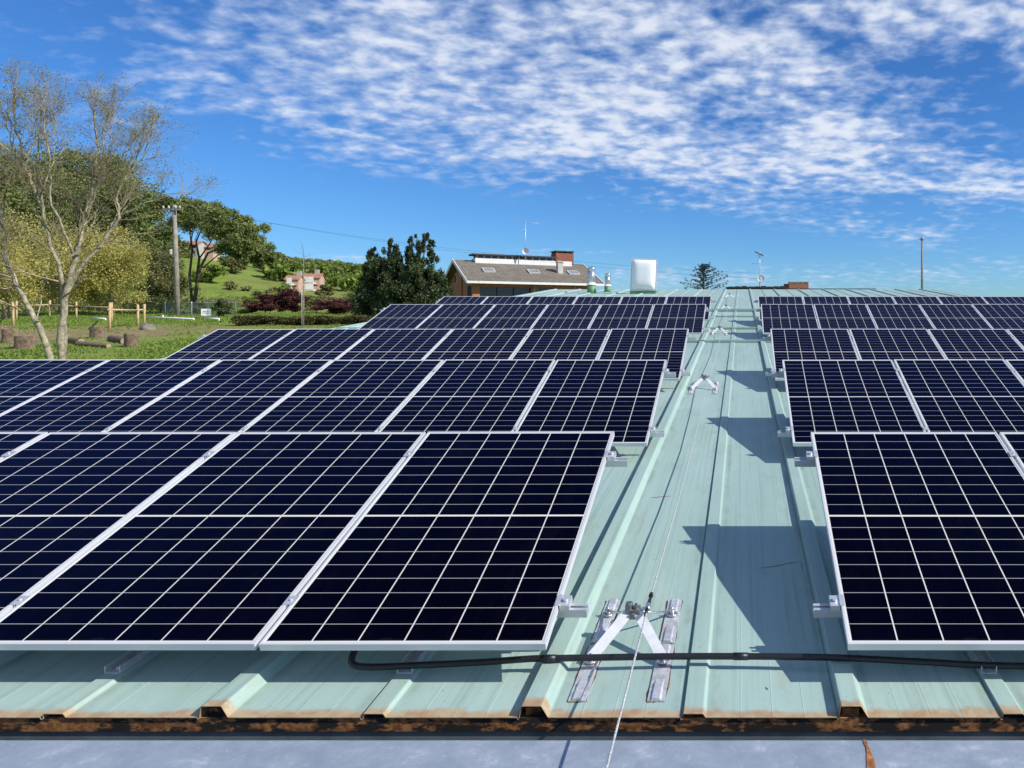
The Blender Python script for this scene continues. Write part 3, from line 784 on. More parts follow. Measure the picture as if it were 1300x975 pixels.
# ------------------------------------------------------------------ things near the ridge
# open roof hatch
Yh = 32.9; p = Vector(((816.5 - CX) / F * Yh, Yh, rz(Yh) + lift(Yh)))
hat = empty('roof_hatch', p, label='white domed skylight standing open on its green curb near the ridge', cat='skylight')
b = MB(); hw = 0.57
for (x0, y0, x1, y1) in ((-hw, 0, hw, .06), (-hw, 1.2, hw, 1.26), (-hw, .06, -hw + .06, 1.2), (hw - .06, .06, hw, 1.2)): b.box(x0, y0, -.05, x1, y1, .14)
b.build('curb', M['green_paint'], hat)
ML = Matrix.Translation((0, .02, .15)) @ Matrix.Rotation(R(-5), 4, 'X') @ Matrix.Rotation(R(1.6), 4, 'Y')
b = MB(); hh = 1.40
for (x0, z0, x1, z1) in ((-hw, 0, hw, .055), (-hw, hh - .055, hw, hh), (-hw, .055, -hw + .055, hh - .055), (hw - .055, .055, hw, hh - .055)): b.box(x0, -.05, z0, x1, .04, z1, ML)
b.build('lid_frame', M['alu'], hat, bevel=.006)
b = MB(); n_ = 14; vs = []
for j in range(n_ + 1):
    for i in range(n_ + 1):
        u, v = i / n_ * 2 - 1, j / n_ * 2 - 1
        bul = ((1 - u ** 4) * (1 - v ** 4)) ** 0.6
        vs.append(ML @ Vector((u * (hw - .056), -.052 - .16 * bul, hh / 2 + v * (hh / 2 - .056))))
b.add(vs, [(j * (n_ + 1) + i, j * (n_ + 1) + i + 1, (j + 1) * (n_ + 1) + i + 1, (j + 1) * (n_ + 1) + i) for j in range(n_) for i in range(n_)], smooth=True)
b.build('dome', M['dome'], hat)
b = MB(); b.bar((.5, .1, .1), (.5, .12, .8), .025, .025); b.build('stay_arm', M['alu'], hat)

for (px_, Yv, topy, rad, l_) in ((751, 33.5, 339, .175, 'taller steel flue with green base left of the open skylight'), (771.5, 34.5, 347, .14, 'shorter steel flue with green base close to the open skylight')):
    base = Vector(((px_ - CX) / F * Yv, Yv, rz(Yv) + lift(Yv))); Ht = (CY - topy) / F * Yv - base.z
    v = empty('flue_pipe', base, label=l_, cat='flue', group='steel flues near the ridge')
    b = MB(); b.tube([(0, 0, -.05), (0, 0, Ht * .30)], rad * 1.12, 16); b.build('base', M['green_paint'], v)
    b = MB(); b.tube([(0, 0, Ht * .30), (0, 0, Ht * .33), (0, 0, Ht * .335), (0, 0, Ht * .40)], [rad * 1.25, rad * 1.25, rad * 1.12, rad * 1.05], 16); b.build('storm_collar', M['white'], v)
    b = MB(); b.tube([(0, 0, Ht * .40), (0, 0, Ht * .86)], rad * .92, 16); b.build('pipe', M['steel'], v)
    b = MB()
    for k in range(6): b.bar((rad * .9 * math.cos(k), rad * .9 * math.sin(k), Ht * .84), (rad * .9 * math.cos(k), rad * .9 * math.sin(k), Ht * .92), .02, .01)
    b.tube([(0, 0, Ht * .91), (0, 0, Ht * .955), (0, 0, Ht)], [rad * 1.02, rad * 1.02, rad * .55], 16); b.build('cowl', M['steel'], v)

# lightning mast on the ridge
Ym = 37.1; b0 = Vector(((1170.5 - CX) / F * Ym, Ym, rz(Y1)))
ms = empty('lightning_mast', b0, label='tall grey lightning rod mast rising from the ridge on the right', cat='mast')
top = (CY - 303) / F * Ym - b0.z
b = MB(); b.tube([(0, 0, -.2), (0, 0, top * .5), (0, 0, top)], [.055, .048, .036], 10); b.build('pole', M['pole'], ms)
b = MB(); b.tube([(0, 0, top), (0, 0, top + .28)], [.014, .004], 6); b.tube([(-.16, 0, top - .03), (.2, 0, top - .03)], .016, 6); b.tube([(0, -.16, top - .03), (0, .16, top - .03)], .016, 6); b.tube([(0, 0, top - .08), (0, 0, top + .04)], .075, 10)
b.build('rod_tip', M['dark_steel'], ms)

# brown roofed building behind the ridge
Yb = 49.0; x0 = (921 - CX) / F * Yb; x1 = (1030 - CX) / F * Yb; zt2 = (CY - 364.3) / F * Yb
bb = empty('brown_roofed_building', ((x0 + x1) / 2, Yb, -4.3), label='low building with a dark brown flat roof peeking over the ridge', cat='building')
OB = Vector((-(x0 + x1) / 2, -Yb, 4.3))
b = MB(); b.box(x0 + .2, Yb + .2, -4.3, x1 + 4, Yb + 7, zt2 - .25); b.build('wall', M['brick'], bb, OB)
b = MB(); b.box(x0, Yb, zt2 - .25, (1001 - CX) / F * Yb, Yb + 7.2, zt2); b.box((1001 - CX) / F * Yb, Yb, zt2 - .25, x1 + 4.2, Yb + 7.2, zt2 - .1)
for k in range(9):
    xx = x0 + .2 + k * .42; b.box(xx, Yb - .04, zt2 - .06, xx + .36, Yb + .5, zt2 + .03 + .02 * (k % 3))
b.build('roof', M['dark_tile'], bb, OB)
b = MB(); ca, cb_ = (1002 - CX) / F * Yb, (1027 - CX) / F * Yb; zc = (CY - 357.5) / F * Yb
b.box(ca, Yb + .3, zt2 - .2, cb_, Yb + 1.2, zc - .09); ch = b.build('chimney', M['brick'], bb, OB)
b = MB(); b.box(ca - .30, Yb + .5, zt2 - .2, ca - .003, Yb + 1.1, zc - .12); b.build('dark_flank', M['brick_red'], ch)  # paints the chimney's dark left recess as an added darker block
b = MB(); b.box(ca - .03, Yb + .27, zc - .035, cb_ + .03, Yb + 1.23, zc + .02)
for xx in np.linspace(ca + .03, cb_ - .12, 4): b.box(xx, Yb + .31, zc - .09, xx + .09, Yb + 1.19, zc - .036)
b.build('cap', M['concrete'], ch)

def antenna(name, base, top, label, dish=None, yagi=None):
    a = empty(name, base, label=label, cat='antenna'); h = top - base.z
    b = MB(); b.tube([(0, 0, 0), (0, 0, h)], [.028, .02], 6); b.build('pole', M['galv'], a)
    for (zz, L, ang, n) in (yagi or []):
        b = MB(); dx_ = Vector((math.cos(ang), math.sin(ang), 0)); pr = Vector((-dx_.y, dx_.x, 0)); o = Vector((0, 0, h - zz))
        b.tube([o - dx_ * L * .2, o + dx_ * L * .8], .014, 5)
        for k in range(n):
            c = o - dx_ * L * .15 + dx_ * L * .9 * k / max(1, n - 1); w_ = .28 - .02 * k; b.tube([c - pr * w_, c + pr * w_], .008, 4)
        b.build('yagi', M['galv'], a)
    if dish:
        zz, rad = dish; b = MB(); vs = []; fs = []
        for j in range(5):
            for i in range(14):
                rr = rad * j / 4; an = 2 * math.pi * i / 14; vs.append((rr * math.cos(an) + .08, -.12 - .10 * (1 - (j / 4) ** 2) * -1 - .1, rr * math.sin(an) + h - zz))
        fs = [(j * 14 + i, j * 14 + (i + 1) % 14, (j + 1) * 14 + (i + 1) % 14, (j + 1) * 14 + i) for j in range(4) for i in range(14)]
        b.add(vs, fs, True); b.tube([(0, 0, h - zz), (.08, -.15, h - zz)], .02, 6); b.build('dish', M['white'], a)
    return a
pA = Vector(((964.5 - CX) / F * 50, 50, zt2))
aa = antenna('roof_antenna', pA, (CY - 320) / F * 50, 'aerial mast with small yagi antennas behind the ridge beside the walkway', (1.75, .22), [(.25, .9, .4, 6), (.75, .8, 2.6, 5)])
b = MB(); ha = (CY - 320) / F * 50 - zt2
b.bar((-.32, 0, ha + .02), (.25, -.1, ha - .25), .10, .07); b.build('red_head', M['brass'], aa)
b = MB(); b.box(-.02, -.2, ha - 2.0, .22, -.02, ha - 1.5); b.build('amplifier_box', M['white'], aa)

# ------------------------------------------------------------------ brick house on the left behind the roof
hp = Vector((-18.72, 52.0, 2.42)); ux = Vector((8.03, 5.0, 0)).normalized(); HA = math.atan2(ux.y, ux.x)
HL, HD, RH = 9.46, 9.0, 1.68
hg = g1(-18.7, 56) - .4
hs_ = empty('brick_house', (hp.x, hp.y, hg), HA, label='orange brick house with a grey tiled roof, skylights and a ridge lantern', cat='house')
HO = Vector((0, 0, hp.z - hg))
b = MB(); zb_ = -(hp.z - hg)
wl, wr, wf, wk = .25, HL - .25, .45, HD - .45
apex_z = RH * 1.0 - .16; ez = RH * (wf / (HD / 2)) - .16
# front wall with a long recessed window opening
ox0, ox1, oz0, oz1 = 0.75, 4.35, -1.75, -.42
px0, px1 = 4.9, 6.0
for (xa, xb, za, zb2) in ((wl, ox0, zb_, ez), (ox0, ox1, oz1, ez), (ox0, ox1, zb_, oz0), (ox1, px0, zb_, ez), (px0, px1, oz1, ez), (px0, px1, zb_, oz0), (px1, wr, zb_, ez)):
    b.box(xa, wf, za, xb, wf + .3, zb2)
for x_, d_ in ((wl, 1), (wr, -1)):
    vs = [(x_, wf + .3, zb_), (x_, wk, zb_), (x_, wk, ez), (x_, HD / 2, apex_z), (x_, wf + .3, ez)]
    vs2 = [(x_ + d_ * .3, y, z) for x, y, z in vs]
    f_ = [(0, 1, 2, 3, 4), (9, 8, 7, 6, 5), (0, 5, 6, 1), (1, 6, 7, 2), (2, 7, 8, 3), (3, 8, 9, 4), (4, 9, 5, 0)]
    b.add(vs + vs2, f_)
b.box(wl + .3, wk - .3, zb_, wr - .3, wk, ez)
b.box(wl - .12, HD / 2 - .9, zb_, wl - .002, HD / 2 - .2, apex_z - .32)
b.build('wall', M['brick'], hs_, HO)
for xa, xb in ((ox0, ox1), (px0, px1)):
    wdw = MB()
    for q in range(int((xb - xa) / .9) + 1):
        xx = xa + (xb - xa - .06) * q / max(1, int((xb - xa) / .9)); wdw.box(xx, wf + .2, oz0, xx + .06, wf + .28, oz1)
    fr = wdw.build('window', M['dark'], hs_, HO)
    g = MB(); g.box(xa, wf + .24, oz0, xb, wf + .25, oz1); g.build('pane', M['glass'], fr)
for yy, zz in ((2.2, -.05), (5.8, -.05)):
    g = MB(); g.box(wl - .03, yy, zz, wl - .004, yy + .55, zz + .75); fr = g.build('window', M['white'], hs_, HO)
    g = MB(); g.box(wl - .045, yy + .06, zz + .06, wl - .031, yy + .49, zz + .69); g.build('pane', M['glass'], fr)
g = MB(); g.box(wl - .02, .8, -1.4, wl - .004, 2.0, -.35); g.build('doorway_shade', M['dark'], hs_, HO)  # flat dark sheet on the gable, painted shade of a doorway
# roof slabs
b = MB(); t_ = .16
def slab(ya, za, yb2, zb3):
    vs = [(-.25, ya, za), (HL + .25, ya, za), (HL + .25, yb2, zb3), (-.25, yb2, zb3)]
    vs += [(x, y, z - t_) for x, y, z in vs]
    b.add(vs, [(0, 1, 2, 3), (7, 6, 5, 4), (0, 4, 5, 1), (1, 5, 6, 2), (2, 6, 7, 3), (3, 7, 4, 0)])
slab(-.1, -.037, HD / 2, RH); slab(HD / 2, RH, HD + .1, -.037)
rf = b.build('roof', M['tile_grey'], hs_, HO)
sl_ang = math.atan2(RH + .037, HD / 2 + .1)
b = MB()
b.box(-.28, -.22, -.22, HL + .28, -.10, -.06); b.build('gutter', M['white'], hs_, HO)
for (ya, za, yb2, zb3) in ((-.1, -.037, HD / 2, RH), (HD / 2, RH, HD + .1, -.037)):
    for x_ in (-.30, HL + .252):
        b = MB(); b.bar((x_ + .02, ya, za - .07), (x_ + .02, yb2, zb3 - .07), .05, .24); b.build('bargeboard', M['white'], hs_, HO)
b = MB(); b.tube([(4.55, wf - .12, -.15), (4.55, wf - .12, zb_)], .06, 8); b.tube([(7.6, wf - .12, -.15), (7.6, wf - .12, zb_)], .05, 8); b.build('downpipe', M['concrete'], hs_, HO)
Ms = Matrix.Translation((0, -.1, -.037)) @ Matrix.Rotation(sl_ang, 4, 'X')
for xx in (1.74, 5.02, 8.1):
    b = MB()
    for (xa, ya, xb, yb2) in ((-.42, 0, .42, .08), (-.42, .72, .42, .8), (-.42, .08, -.34, .72), (.34, .08, .42, .72)): b.box(xx + xa, 2.0 + ya, .0, xx + xb, 2.0 + yb2, .10, Ms)
    s_ = b.build('skylight', M['concrete'], hs_, HO)
    b = MB(); b.box(xx - .34, 2.08, .02, xx + .34, 2.72, .07, Ms); b.build('pane', M['skylight_glass'], s_)
# ridge lantern
b = MB(); b.box(1.2, HD / 2 - .6, RH - .25, 8.6, HD / 2 + .6, RH + .14); ln = b.build('ridge_lantern', M['white'], hs_, HO)
b = MB(); b.box(1.0, HD / 2 - .75, RH + .36, 7.4, HD / 2 + .75, RH + .47); b.build('cover', M['dark_tile'], ln)
b = MB(); b.box(1.3, HD / 2 - .5, RH + .14, 7.2, HD / 2 + .5, RH + .36); b.build('glazing', M['glass'], ln)
b = MB()
for k in range(12): b.box(1.3 + k * .52, HD / 2 - .55, RH + .141, 1.38 + k * .52, HD / 2 - .501, RH + .359)
b.build('mullions', M['concrete'], ln)
b = MB(); b.box(7.65, 4.9, .9, 9.1, 6.2, 2.55); chh = b.build('chimney', M['brick_red'], hs_, HO)
b = MB(); b.box(7.6, 4.85, 2.66, 9.15, 6.25, 2.74)
for xx in (7.7, 8.15, 8.6, 8.95): b.box(xx, 4.95, 2.55, xx + .12, 6.15, 2.66)
b.build('cap', M['dark_tile'], chh)
b = MB(); b.box(6.85, 2.0, .5, 7.25, 2.45, 1.62); b.box(6.8, 1.95, 1.62, 7.3, 2.5, 1.70); b.build('vent_stack', M['concrete'], hs_, HO)
pH = Vector(((667 - CX) / F * 57.5, 57.5, hp.z + RH + .1)); topH = (CY - 281) / F * 57.5
antenna('house_antenna', pH, topH, 'tall thin aerial with a white dish on the brick house roof', (topH - (CY - 319) / F * 57.5, .26), [(.1, 1.3, .3, 5), (.75, .35, 2.8, 3)])

# ------------------------------------------------------------------ trees
def make_tree(name, base, label, cat, trunk_pts, trunk_rad, clumps, size, leaf, bark='bark_dark', limbs=True, group=None, aspect=.6, flat=0., shell=.5, nlimb=14):
    t = empty(name, base, label=label, cat=cat, group=group)
    b = MB(); b.tube(trunk_pts, trunk_rad, 9)
    if limbs:
        tp = [Vector(q) for q in trunk_pts]
        idx = list(range(len(clumps))); random.shuffle(idx)
        for i in idx[:nlimb]:
            c = Vector(clumps[i][0]); k = min(range(len(tp)), key=lambda j: abs(tp[j].z - c.z * .62)); a = tp[k]; mid = a.lerp(c, .55) + Vector((0, 0, (c - a).length * .06))
            r0 = trunk_rad[k] * .45; b.tube([a, mid, c], [r0, r0 * .55, r0 * .15], 6)
    b.build('trunk', M[bark], t)
    V, rn = leaf_quads(clumps, size, aspect, flat, shell)
    link_mesh('crown', quads_mesh('crown', V, M[leaf], rn), None, t)
    return t

def blob_clumps(cx, cy, cz, rx, ry, rz_, n, per, cl=0.33, low=-1.0, shellb=.45):
    out = []
    while len(out) < n:
        d = Vector((random.gauss(0, 1), random.gauss(0, 1), random.gauss(0, 1))).normalized() * (random.random() ** shellb)
        if d.z < low: continue
        r = cl * random.uniform(.45, 1.3)
        out.append(((cx + d.x * rx, cy + d.y * ry, cz + d.z * rz_), (rx * r, ry * r, rz_ * r * .85), int(per * random.uniform(.7, 1.3))))
    return out

def simple_tree(name, px_, Y, top_py, width_px, label, cat='tree', leaf='lf_spring', size=None, n=26, per=260, kind='round', bark='bark_dark', group=None, low=-1.0, crown0=.25, base=None):
    p = base or ground_at(px_, Y); Ht = (CY - top_py) / F * Y - p.z; W = width_px / F * Y
    size = size or max(.10, .0022 * Y)
    cz_ = Ht * (1 + crown0) / 2; rzz = Ht * (1 - crown0) / 2
    cl = blob_clumps(0, 0, cz_, W / 2 * .86, W / 2 * .8, rzz * .88, n, per, .36, low)
    tr = [(0, 0, -.2), (.03 * Ht * random.uniform(-1, 1), 0, Ht * .35), (.04 * Ht * random.uniform(-1, 1), .02 * Ht, Ht * .85)]
    return make_tree(name, p, label, cat, tr, [Ht * .028, Ht * .02, Ht * .006], cl, size, leaf, bark, True, group)

# --- the bare multi-stemmed tree
Yt = 19.6
def tp(cx_, cy_, dy_=0.0):
    if cy_ < 420: cy_ = 420 - (420 - cy_) * .80
    if cx_ > 330: cx_ = 330 + (cx_ - 330) * .8
    q = at(cx_ / 2.32, 60 + cy_ / 2.32, Yt); q.y += dy_; return q
bt_base = ground_at(70, Yt)
bt = empty('bare_tree', bt_base, label='leafless multi-stemmed tree with pale bark and sparse buds at the meadow edge', cat='tree')
stems = [
    ([(152, 1010, 0), (150, 910, 0), (118, 800, -.1), (70, 700, -.2), (40, 610, -.2), (15, 490, -.1), (-25, 410, 0), (-60, 300, .1)], .19),
    ([(170, 1010, .1), (172, 910, .1), (178, 740, .1), (200, 620, .2), (224, 500, .3), (236, 380, .4), (240, 250, .5), (222, 120, .6), (210, 70, .6)], .21),
    ([(160, 1010, .2), (158, 850, .3), (168, 700, .2), (172, 640, 0), (150, 520, -.2), (135, 420, -.3), (110, 330, -.4), (95, 180, -.5), (100, 55, -.5)], .155),
    ([(178, 740, .1), (215, 640, .3), (262, 560, .5), (296, 490, .6), (286, 430, .6), (318, 350, .6), (352, 290, .7), (392, 215, .7), (405, 180, .7)], .12),
    ([(150, 520, -.2), (165, 430, -.4), (160, 340, -.5), (178, 220, -.6), (190, 110, -.6)], .085),
    ([(224, 500, .3), (270, 420, .1), (330, 340, -.1), (390, 290, -.1), (432, 225, -.1)], .075),
    ([(135, 420, -.3), (95, 340, -.2), (50, 270, -.1), (20, 190, 0), (5, 110, .1)], .07),
    ([(236, 380, .4), (275, 290, .3), (285, 200, .2), (300, 130, .2)], .055),
    ([(70, 700, -.2), (40, 720, -.5), (5, 780, -.8), (-30, 820, -.9)], .045),
    ([(110, 330, -.4), (60, 250, -.7), (30, 140, -.8)], .05),
    ([(296, 490, .6), (370, 440, .8), (440, 420, .9), (500, 400, 1.0)], .05),
    ([(118, 800, -.1), (95, 700, .3), (110, 640, .4)], .04),
    ([(165, 430, -.4), (180, 300, -.2), (160, 170, 0), (150, 70, 0)], .05),
    ([(200, 620, .2), (196, 470, -.4), (206, 320, -.6), (190, 180, -.6), (200, 90, -.6)], .075),
    ([(236, 380, .4), (262, 260, .7), (252, 150, .8), (262, 90, .8)], .045),
    ([(320, 350, .6), (338, 240, .9), (345, 150, 1.0)], .045),
    ([(110, 330, -.4), (132, 220, -.1), (140, 110, .1)], .045),
    ([(95, 340, -.2), (75, 210, .3), (60, 90, .4)], .045),
    ([(40, 610, -.2), (52, 480, -.6), (70, 380, -.8), (60, 280, -.8)], .05),
    ([(262, 560, .5), (255, 470, 1.0), (270, 380, 1.2)], .045),
]
TW = MB(); TR = MB(); buds = []
def rnd_vec(s): return Vector((random.gauss(0, s), random.gauss(0, s), random.gauss(0, s)))
def twig(p, d, L, r, lev):
    n_ = 3 if lev < 3 else 2
    pts = [p]; q = p.copy(); dd = d.copy()
    for i in range(n_):
        dd = (dd + rnd_vec(.13) + Vector((0, 0, .07))).normalized(); q = q + dd * (L / n_); pts.append(q.copy())
    TW.tube(pts, [r * (1 - .7 * i / n_) for i in range(n_ + 1)], 5 if lev < 2 else 3, cap=False)
    if lev >= 2 and random.random() < .5:
        buds.append((tuple(pts[-1]), (.06, .06, .06), random.choice((1, 1, 2))))
    if lev < 4:
        k = {0: 6, 1: 5, 2: 3, 3: 3}[lev]
        for i in range(k):
            f_ = random.uniform(.25, 1.0); j = min(int(f_ * n_), n_ - 1); a = pts[j].lerp(pts[j + 1], f_ * n_ - j)
            nd = (dd + rnd_vec(.50)).normalized(); twig(a, nd, L * random.uniform(.42, .66), r * .5, lev + 1)
for poly, r0 in stems:
    pts = [tp(*q) - bt_base for q in poly]
    # wobble
    fine = []
    for i in range(len(pts) - 1):
        for k in range(4): fine.append(pts[i].lerp(pts[i + 1], k / 4) + rnd_vec(.018))
    fine.append(pts[-1]); N_ = len(fine)
    rad = [r0 * .48 * (1 - .88 * (i / (N_ - 1)) ** .8) for i in range(N_)]
    TR.tube(fine, rad, 8)
    for i in range(int(N_ * .38), N_ - 1):
        if fine[i].z < 2.3: continue
        for _ in range(2 if random.random() < .55 else 1):
            d = (fine[i + 1] - fine[i]).normalized(); d = (d * .75 + rnd_vec(.55) + Vector((0, 0, .25))).normalized()
            hgt = fine[i].z / 8.0
            twig(fine[i], d, random.uniform(.6, 1.2) * (1.0 if hgt < .6 else .7), max(.008, rad[i] * .34), 1)
    twig(fine[-1], (fine[-1] - fine[-3]).normalized(), .5, rad[-1], 1)
for (a, d_, L) in ((tp(70, 690, -.2), Vector((-1, -.3, -.15)), 1.3), (tp(60, 680, -.2), Vector((-.9, -.5, .1)), 1.4), (tp(118, 800, 0), Vector((-.9, -.4, .35)), 1.4), (tp(178, 740, 0), Vector((.9, -.4, .15)), 1.3), (tp(172, 690, 0), Vector((-.6, -.6, .3)), 1.1), (tp(200, 620, 0), Vector((.9, .3, .3)), 1.5)):
    twig(a - bt_base, d_.normalized(), L, .028, 1)
TR.build('trunk', M['bark_grey'], bt); TW.build('twigs', M['twig'], bt)
V, rn = leaf_quads(buds, .036, .6); link_mesh('buds', quads_mesh('buds', V, M['lf_bud'], rn), None, bt)

# --- umbrella (stone) pine by the utility pole
pb = ground_at(246, 59.5); YP = 59.5
pine = empty('stone_pine', pb, label='umbrella shaped stone pine with a bare forked trunk beside the utility pole', cat='tree')
def pp(cx_, cy_, dy_=0.): q = at(180 + cx_ / 4.333, 220 + cy_ / 4.333, YP); q.y += dy_; return q - pb
b = MB()
for poly, r0, r1 in (([(285, 800), (286, 700), (300, 600), (335, 520), (380, 440), (450, 400), (540, 380)], .40, .10), ([(300, 600), (318, 470), (315, 380), (345, 300)], .27, .09), ([(280, 740), (268, 560), (262, 420), (250, 300), (240, 250)], .26, .09),
                      ([(315, 470), (360, 390), (400, 300)], .16, .06), ([(262, 420), (285, 330), (290, 250)], .12, .05), ([(335, 520), (420, 450), (560, 430), (640, 420)], .13, .05), ([(450, 400), (500, 340), (560, 300)], .1, .04), ([(250, 300), (205, 240), (185, 200)], .09, .04), ([(300, 600), (330, 545), (380, 555), (420, 550)], .06, .03), ([(318, 470), (305, 360), (330, 280)], .08, .04)):
    pts = [pp(x_, y_, random.uniform(-.8, .8) * (i / len(poly))) for i, (x_, y_) in enumerate(poly)]; n_ = len(pts)
    b.tube(pts, [.40 * (r0 + (r1 - r0) * i / (n_ - 1)) for i in range(n_)], 8)
b.build('trunk', M['bark_dark'], pine)
cl = []
for (x_, y_, rx_, ry_) in ((185, 195, 45, 40), (240, 205, 60, 55), (300, 215, 70, 60), (360, 240, 75, 65), (420, 280, 75, 70), (480, 300, 70, 65), (530, 330, 60, 60), (560, 300, 45, 45), (610, 370, 48, 50), (640, 410, 45, 45), (600, 440, 60, 40), (655, 440, 28, 28), (520, 400, 60, 40), (460, 350, 70, 50), (380, 320, 60, 45), (330, 290, 60, 40), (270, 265, 50, 35), (160, 190, 30, 25), (280, 180, 60, 30), (220, 175, 45, 25), (350, 195, 50, 25), (550, 450, 50, 25), (500, 255, 40, 30), (440, 225, 40, 25), (580, 480, 40, 25)):
    for k in range(5):
        c = pp(x_ + random.gauss(0, rx_ * .35), y_ + random.gauss(0, ry_ * .3), random.uniform(-2.6, 2.6)); s_ = rx_ / 4.333 / F * YP
        cl.append((tuple(c), (s_ * .62, s_ * .8, s_ * .56), 620))
V, rn = leaf_quads(cl, .19, .36, shell=.6); link_mesh('crown', quads_mesh('crown', V, M['lf_pine'], rn), None, pine)

# --- pines on the mound at the left edge
for (px_, Y, top, wid, l_, n_) in ((20, 92, 178, 165, 'huge pine crown at the left picture edge behind the bare tree', 70), (108, 98, 184, 165, 'broad pine crown right behind the bare tree', 70),
                                (162, 90, 210, 92, 'domed pine crown at the right end of the left mound', 46), (190, 82, 268, 66, 'lower dark pine tucked between the mound and the utility pole', 34), (70, 86, 226, 130, 'mid height pine filling the middle of the left mound', 50)):
    simple_tree('pine_tree', px_, Y, top, wid, l_, leaf='lf_pine', n=n_, per=480, size=.27, group='pines on the mound at the left', crown0=.12, low=-.6)
# yellow green trees
simple_tree('willow_tree', 8, 50, 262, 120, 'yellow green spring tree at the left edge behind the wooden fence', leaf='lf_willow', n=60, per=520, size=.11, group='spring trees behind the wooden fence', crown0=.02, bark='bark_grey')
simple_tree('willow_tree', 78, 54, 274, 130, 'yellow green spring tree straight behind the bare trunk', leaf='lf_willow', n=70, per=520, size=.11, group='spring trees behind the wooden fence', crown0=.0, bark='bark_grey')
simple_tree('willow_tree', 142, 56, 276, 112, 'rounded yellow green tree right of the bare trunk', leaf='lf_willow', n=64, per=520, size=.11, group='spring trees behind the wooden fence', crown0=.0, bark='bark_grey')
simple_tree('evergreen_tree', 206, 66, 312, 70, 'dark leafy tree directly behind the utility pole', leaf='lf_olive', n=34, per=330, size=.16, crown0=.0)
simple_tree('evergreen_tree', 30, 66, 300, 110, 'dark tree filling the gap below the left pines', leaf='lf_dark', n=34, per=330, size=.17, crown0=.0)
simple_tree('small_conifer', 284, 52, 378, 26, 'small dark green conifer beside the white fence sign', leaf='lf_dark', n=18, per=260, size=.10, crown0=.0)
simple_tree('bush', 262, 60, 382, 30, 'fresh green bush behind the white fence sign', leaf='lf_spring', n=14, per=240, size=.12, crown0=.0, cat='bush')
simple_tree('bush', 318, 62, 386, 44, 'pale green bush left of the purple trees', leaf='lf_spring', n=14, per=240, size=.12, crown0=.0, cat='bush')
for (px_, Y, top, wid, lf, l_) in ((318, 82, 377, 46, 'lf_spring', 'bright bushy tree between stone pine and purple trees'), (340, 88, 374, 46, 'lf_olive', 'greyish bushy tree behind the taller purple tree'), (396, 80, 385, 46, 'lf_spring', 'light green bushy tree behind the sapling'),
                               (428, 92, 376, 46, 'lf_olive', 'pale olive tree behind the right purple tree'), (470, 90, 362, 60, 'lf_spring', 'fresh green tree just left of the dark evergreen')):
    simple_tree('bushy_tree', px_, Y, top, wid, l_, leaf=lf, n=26, per=300, size=.17, group='bushy trees behind the purple trees', crown0=.0)
# purple plums
simple_tree('purple_tree', 337, 62, 373, 60, 'wide purple leaved tree left of the young sapling', leaf='lf_purple', n=34, per=400, size=.13, group='purple leaved trees behind the hedge', crown0=.0)
simple_tree('purple_tree', 371, 63, 366, 42, 'taller purple leaved tree touching the young sapling', leaf='lf_purple', n=34, per=420, size=.11, group='purple leaved trees behind the hedge', crown0=.0)
simple_tree('purple_tree', 427, 60, 379, 56, 'purple leaved tree close to the big dark evergreen', leaf='lf_purple', n=34, per=400, size=.13, group='purple leaved trees behind the hedge', crown0=.0)
simple_tree('olive_tree', 402, 66, 372, 40, 'greyish olive tree between the purple trees', leaf='lf_olive', n=20, per=260, size=.13, crown0=.05)
simple_tree('olive_tree', 452, 70, 372, 44, 'grey green tree at the left edge of the big dark evergreen', leaf='lf_olive', n=20, per=260, size=.14, crown0=.05)

# --- big dark evergreen with three tops
pe = ground_at(510, 47.0); YE = 47.0; cl = []
def ep(x_, y_, d_=0): q = at(440 + x_ / 3.82, 270 + y_ / 3.82, YE); q.y += d_; return tuple(q - pe)
for (tx, ty, ln, wd, dd) in ((213, 136, 330, 105, 0), (312, 108, 360, 110, .6), (388, 106, 350, 100, 0), (150, 178, 300, 95, -.5), (110, 280, 200, 75, 0), (445, 300, 170, 70, -.4), (262, 200, 280, 100, -.9), (350, 190, 280, 90, -1.0)):
    for k in range(64):
        f_ = (k / 63) ** .85; r_ = 6 + f_ ** .6 * wd * .98; rx_ = (13 + 34 * f_) * random.uniform(.7, 1.35)
        an = random.uniform(0, 6.28); q_ = random.uniform(.35, 1.0)
        s_ = rx_ / 3.82 / F * YE; off = r_ / 3.82 / F * YE
        c = Vector(ep(tx + math.cos(an) * r_ * q_, ty + f_ * ln, dd)); c.y += math.sin(an) * off * q_
        cl.append((tuple(c), (s_ * .55, s_ * .6, s_ * .85), int(60 + rx_ * 4.5)))
for (x_, y_, rx_) in ((180, 330, 60), (250, 300, 62), (320, 300, 60), (390, 320, 55), (150, 400, 60), (230, 410, 70), (320, 400, 70), (400, 400, 60), (445, 385, 45), (110, 430, 50), (470, 410, 34), (85, 400, 34), (485, 380, 20)):
    for k in range(4):
        s_ = rx_ / 3.82 / F * YE
        cl.append((ep(x_ + random.gauss(0, rx_ * .4), y_ + random.gauss(0, rx_ * .4), random.uniform(-1.8, 1.8)), (s_ * .55, s_ * .6, s_ * .6), int(80 + rx_ * 5)))
ev = empty('evergreen_tree', pe, label='dense dark evergreen with three pointed tops left of the brick house', cat='tree')
b = MB(); b.tube([(0, 0, -.3), ep(290, 420), ep(300, 260), ep(310, 140)], [.2, .13, .06, .02], 8)
b.tube([ep(290, 420), ep(230, 330), ep(212, 170)], [.1, .06, .02], 7); b.tube([ep(300, 400), ep(360, 300), ep(384, 140)], [.1, .06, .02], 7)
for c in cl[::6]: b.tube([ep(290, 380), Vector(ep(290, 380)).lerp(Vector(c[0]), .6), c[0]], [.045, .03, .012], 5)
